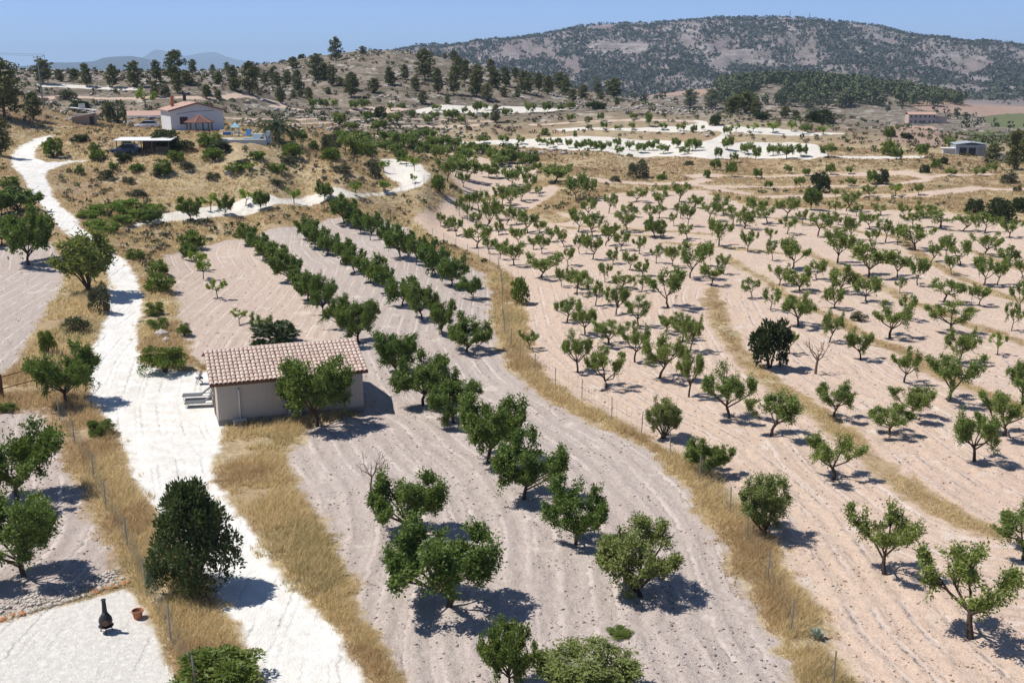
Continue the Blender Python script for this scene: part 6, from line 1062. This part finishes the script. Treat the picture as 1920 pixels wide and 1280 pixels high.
def leaf_cloud(name, x, y, H, Wd, per, leaf, col, label, cat, rng, zoff=.0, trans=.12, mtn=False):
    """many small crowns in one mesh: each a rounded clump of leafy facets"""
    n = len(x); z = height(x, y) if mtn else ground_z(x, y); i = np.repeat(np.arange(n), per); m = n*per
    d = unit(rng.normal(size=(m, 3))+np.array([0, 0, .25])); rr = np.power(rng.random((m, 1)), .22)
    P = np.stack([x[i], y[i], z[i]+H[i]*(.5+zoff)], 1)+d*rr*np.stack([Wd[i]*.5, Wd[i]*.5, H[i]*.5], 1); v, f = facets_np(P, d, leaf*Wd[i]*rng.uniform(.7, 1.4, m), leaf*.62*Wd[i]*rng.uniform(.7, 1.3, m), rng)
    c = col[i]*rng.uniform(.72, 1.3, (m, 1)); C = np.concatenate([np.repeat(c, 4, 0), np.ones((4*m, 1))], 1); t_ = NT(name); at = t_.attr('tint').outputs['Color']
    me = np_mesh(name, v, Fq=f, mats=[t_.done(t_.princ(at, .8, .15))], attrs={'tint': C}); tag(link(bpy.data.objects.new(name, me)), label, cat, kind='stuff')
def scrub():
    rng = np.random.default_rng(9); x, y, r = polar_points(17000, 110, 560, -30, 30, rng); Zf = zone_fields(x, y); hard = np.maximum(np.maximum(Zf['road'], Zf['white']), np.maximum(Zf['soil'], Zf['patio'])); nz = fbm(x*.045, y*.045, 3, 63)
    k = (hard < -1.0) & building_clear(x, y) & (nz > .36+.08*(r < 235)) & (rng.random(len(x)) < np.where((x > 10) & (r < 300), .38, .85)); x, y, r = x[k], y[k], r[k]; n = len(x); print('scrub', n); W_ = rng.uniform(.45, 1.4, n)*np.where(r > 235, 1.2, .75); pal = np.array([[.11, .12, .06], [.16, .14, .095], [.08, .10, .045], [.20, .155, .115], [.13, .155, .055]])
    leaf_cloud('low_scrub', x, y, W_*rng.uniform(.45, .8, n), W_, 18, .42, pal[rng.integers(0, 5, n)], 'low mixed scrub dotted over the slopes and terraces', 'scrub', rng)
    # the wood on the ridge beyond the terraces
    a = rng.uniform(az_of(1350), az_of(1880), 2600); R_ = rng.uniform(700, 1010, 2600); x = R_*np.sin(np.radians(a)); y = R_*np.cos(np.radians(a)); h0 = base_h(x, y); k = (h0 > -1.8+3*(fbm(x/60, y/60, 2, 5)-.5)) & (fbm(np.radians(a)*60, R_/70, 3, 6) > .36); x, y = x[k], y[k]; n = len(x); Hh = rng.uniform(6, 10.5, n)
    leaf_cloud('pine_wood', x, y, Hh, Hh*rng.uniform(.6, .85, n), 44, .28, np.array([.092, .11, .054])*rng.uniform(.75, 1.3, (n, 1)), 'dark pine wood on the low ridge before the mountain', 'wood', rng)
    # groves and hedges on the valley floor
    a = rng.uniform(-2, 29, 1500); R_ = rng.uniform(520, 1400, 1500); x = R_*np.sin(np.radians(a)); y = R_*np.cos(np.radians(a)); Zf = zone_fields(x, y); k = (Zf['red'] < -3) & (Zf['grn'] < -3) & (fbm(x/90, y/90, 2, 25) > .46); x, y = x[k], y[k]; n = len(x); Hh = rng.uniform(2.5, 5.5, n)
    leaf_cloud('valley_trees', x, y, Hh, Hh*rng.uniform(.9, 1.2, n), 16, .4, np.array([.065, .078, .038])*rng.uniform(.75, 1.3, (n, 1)), 'groves and hedges on the valley floor', 'trees', rng)
    # open woodland on the mountain
    N = 36000; a = rng.uniform(-12, 30, N); R_ = np.where(rng.random(N) < .45, np.exp(rng.uniform(math.log(1450), math.log(3250), N)), rng.uniform(1780, 2750, N)); x = R_*np.sin(np.radians(a)); y = R_*np.cos(np.radians(a)); d_ = fbm(np.radians(a)*38, np.log(R_)*14, 4, 91); top = sstep(2700, 2950, R_)
    k = (d_+.20*top+.06*sstep(1800, 1500, R_) > .27+.38*rng.random(N)); x, y = x[k], y[k]; n = len(x); print('mountain trees', n); Hh = rng.uniform(3.5, 7.5, n)
    leaf_cloud('mountain_woodland', x, y, Hh, Hh*rng.uniform(.9, 1.4, n), 8, .62, np.array([.076, .088, .060])*rng.uniform(.7, 1.3, (n, 1)), 'open pine woodland dotted over the mountain side', 'wood', rng, mtn=True)
scrub()
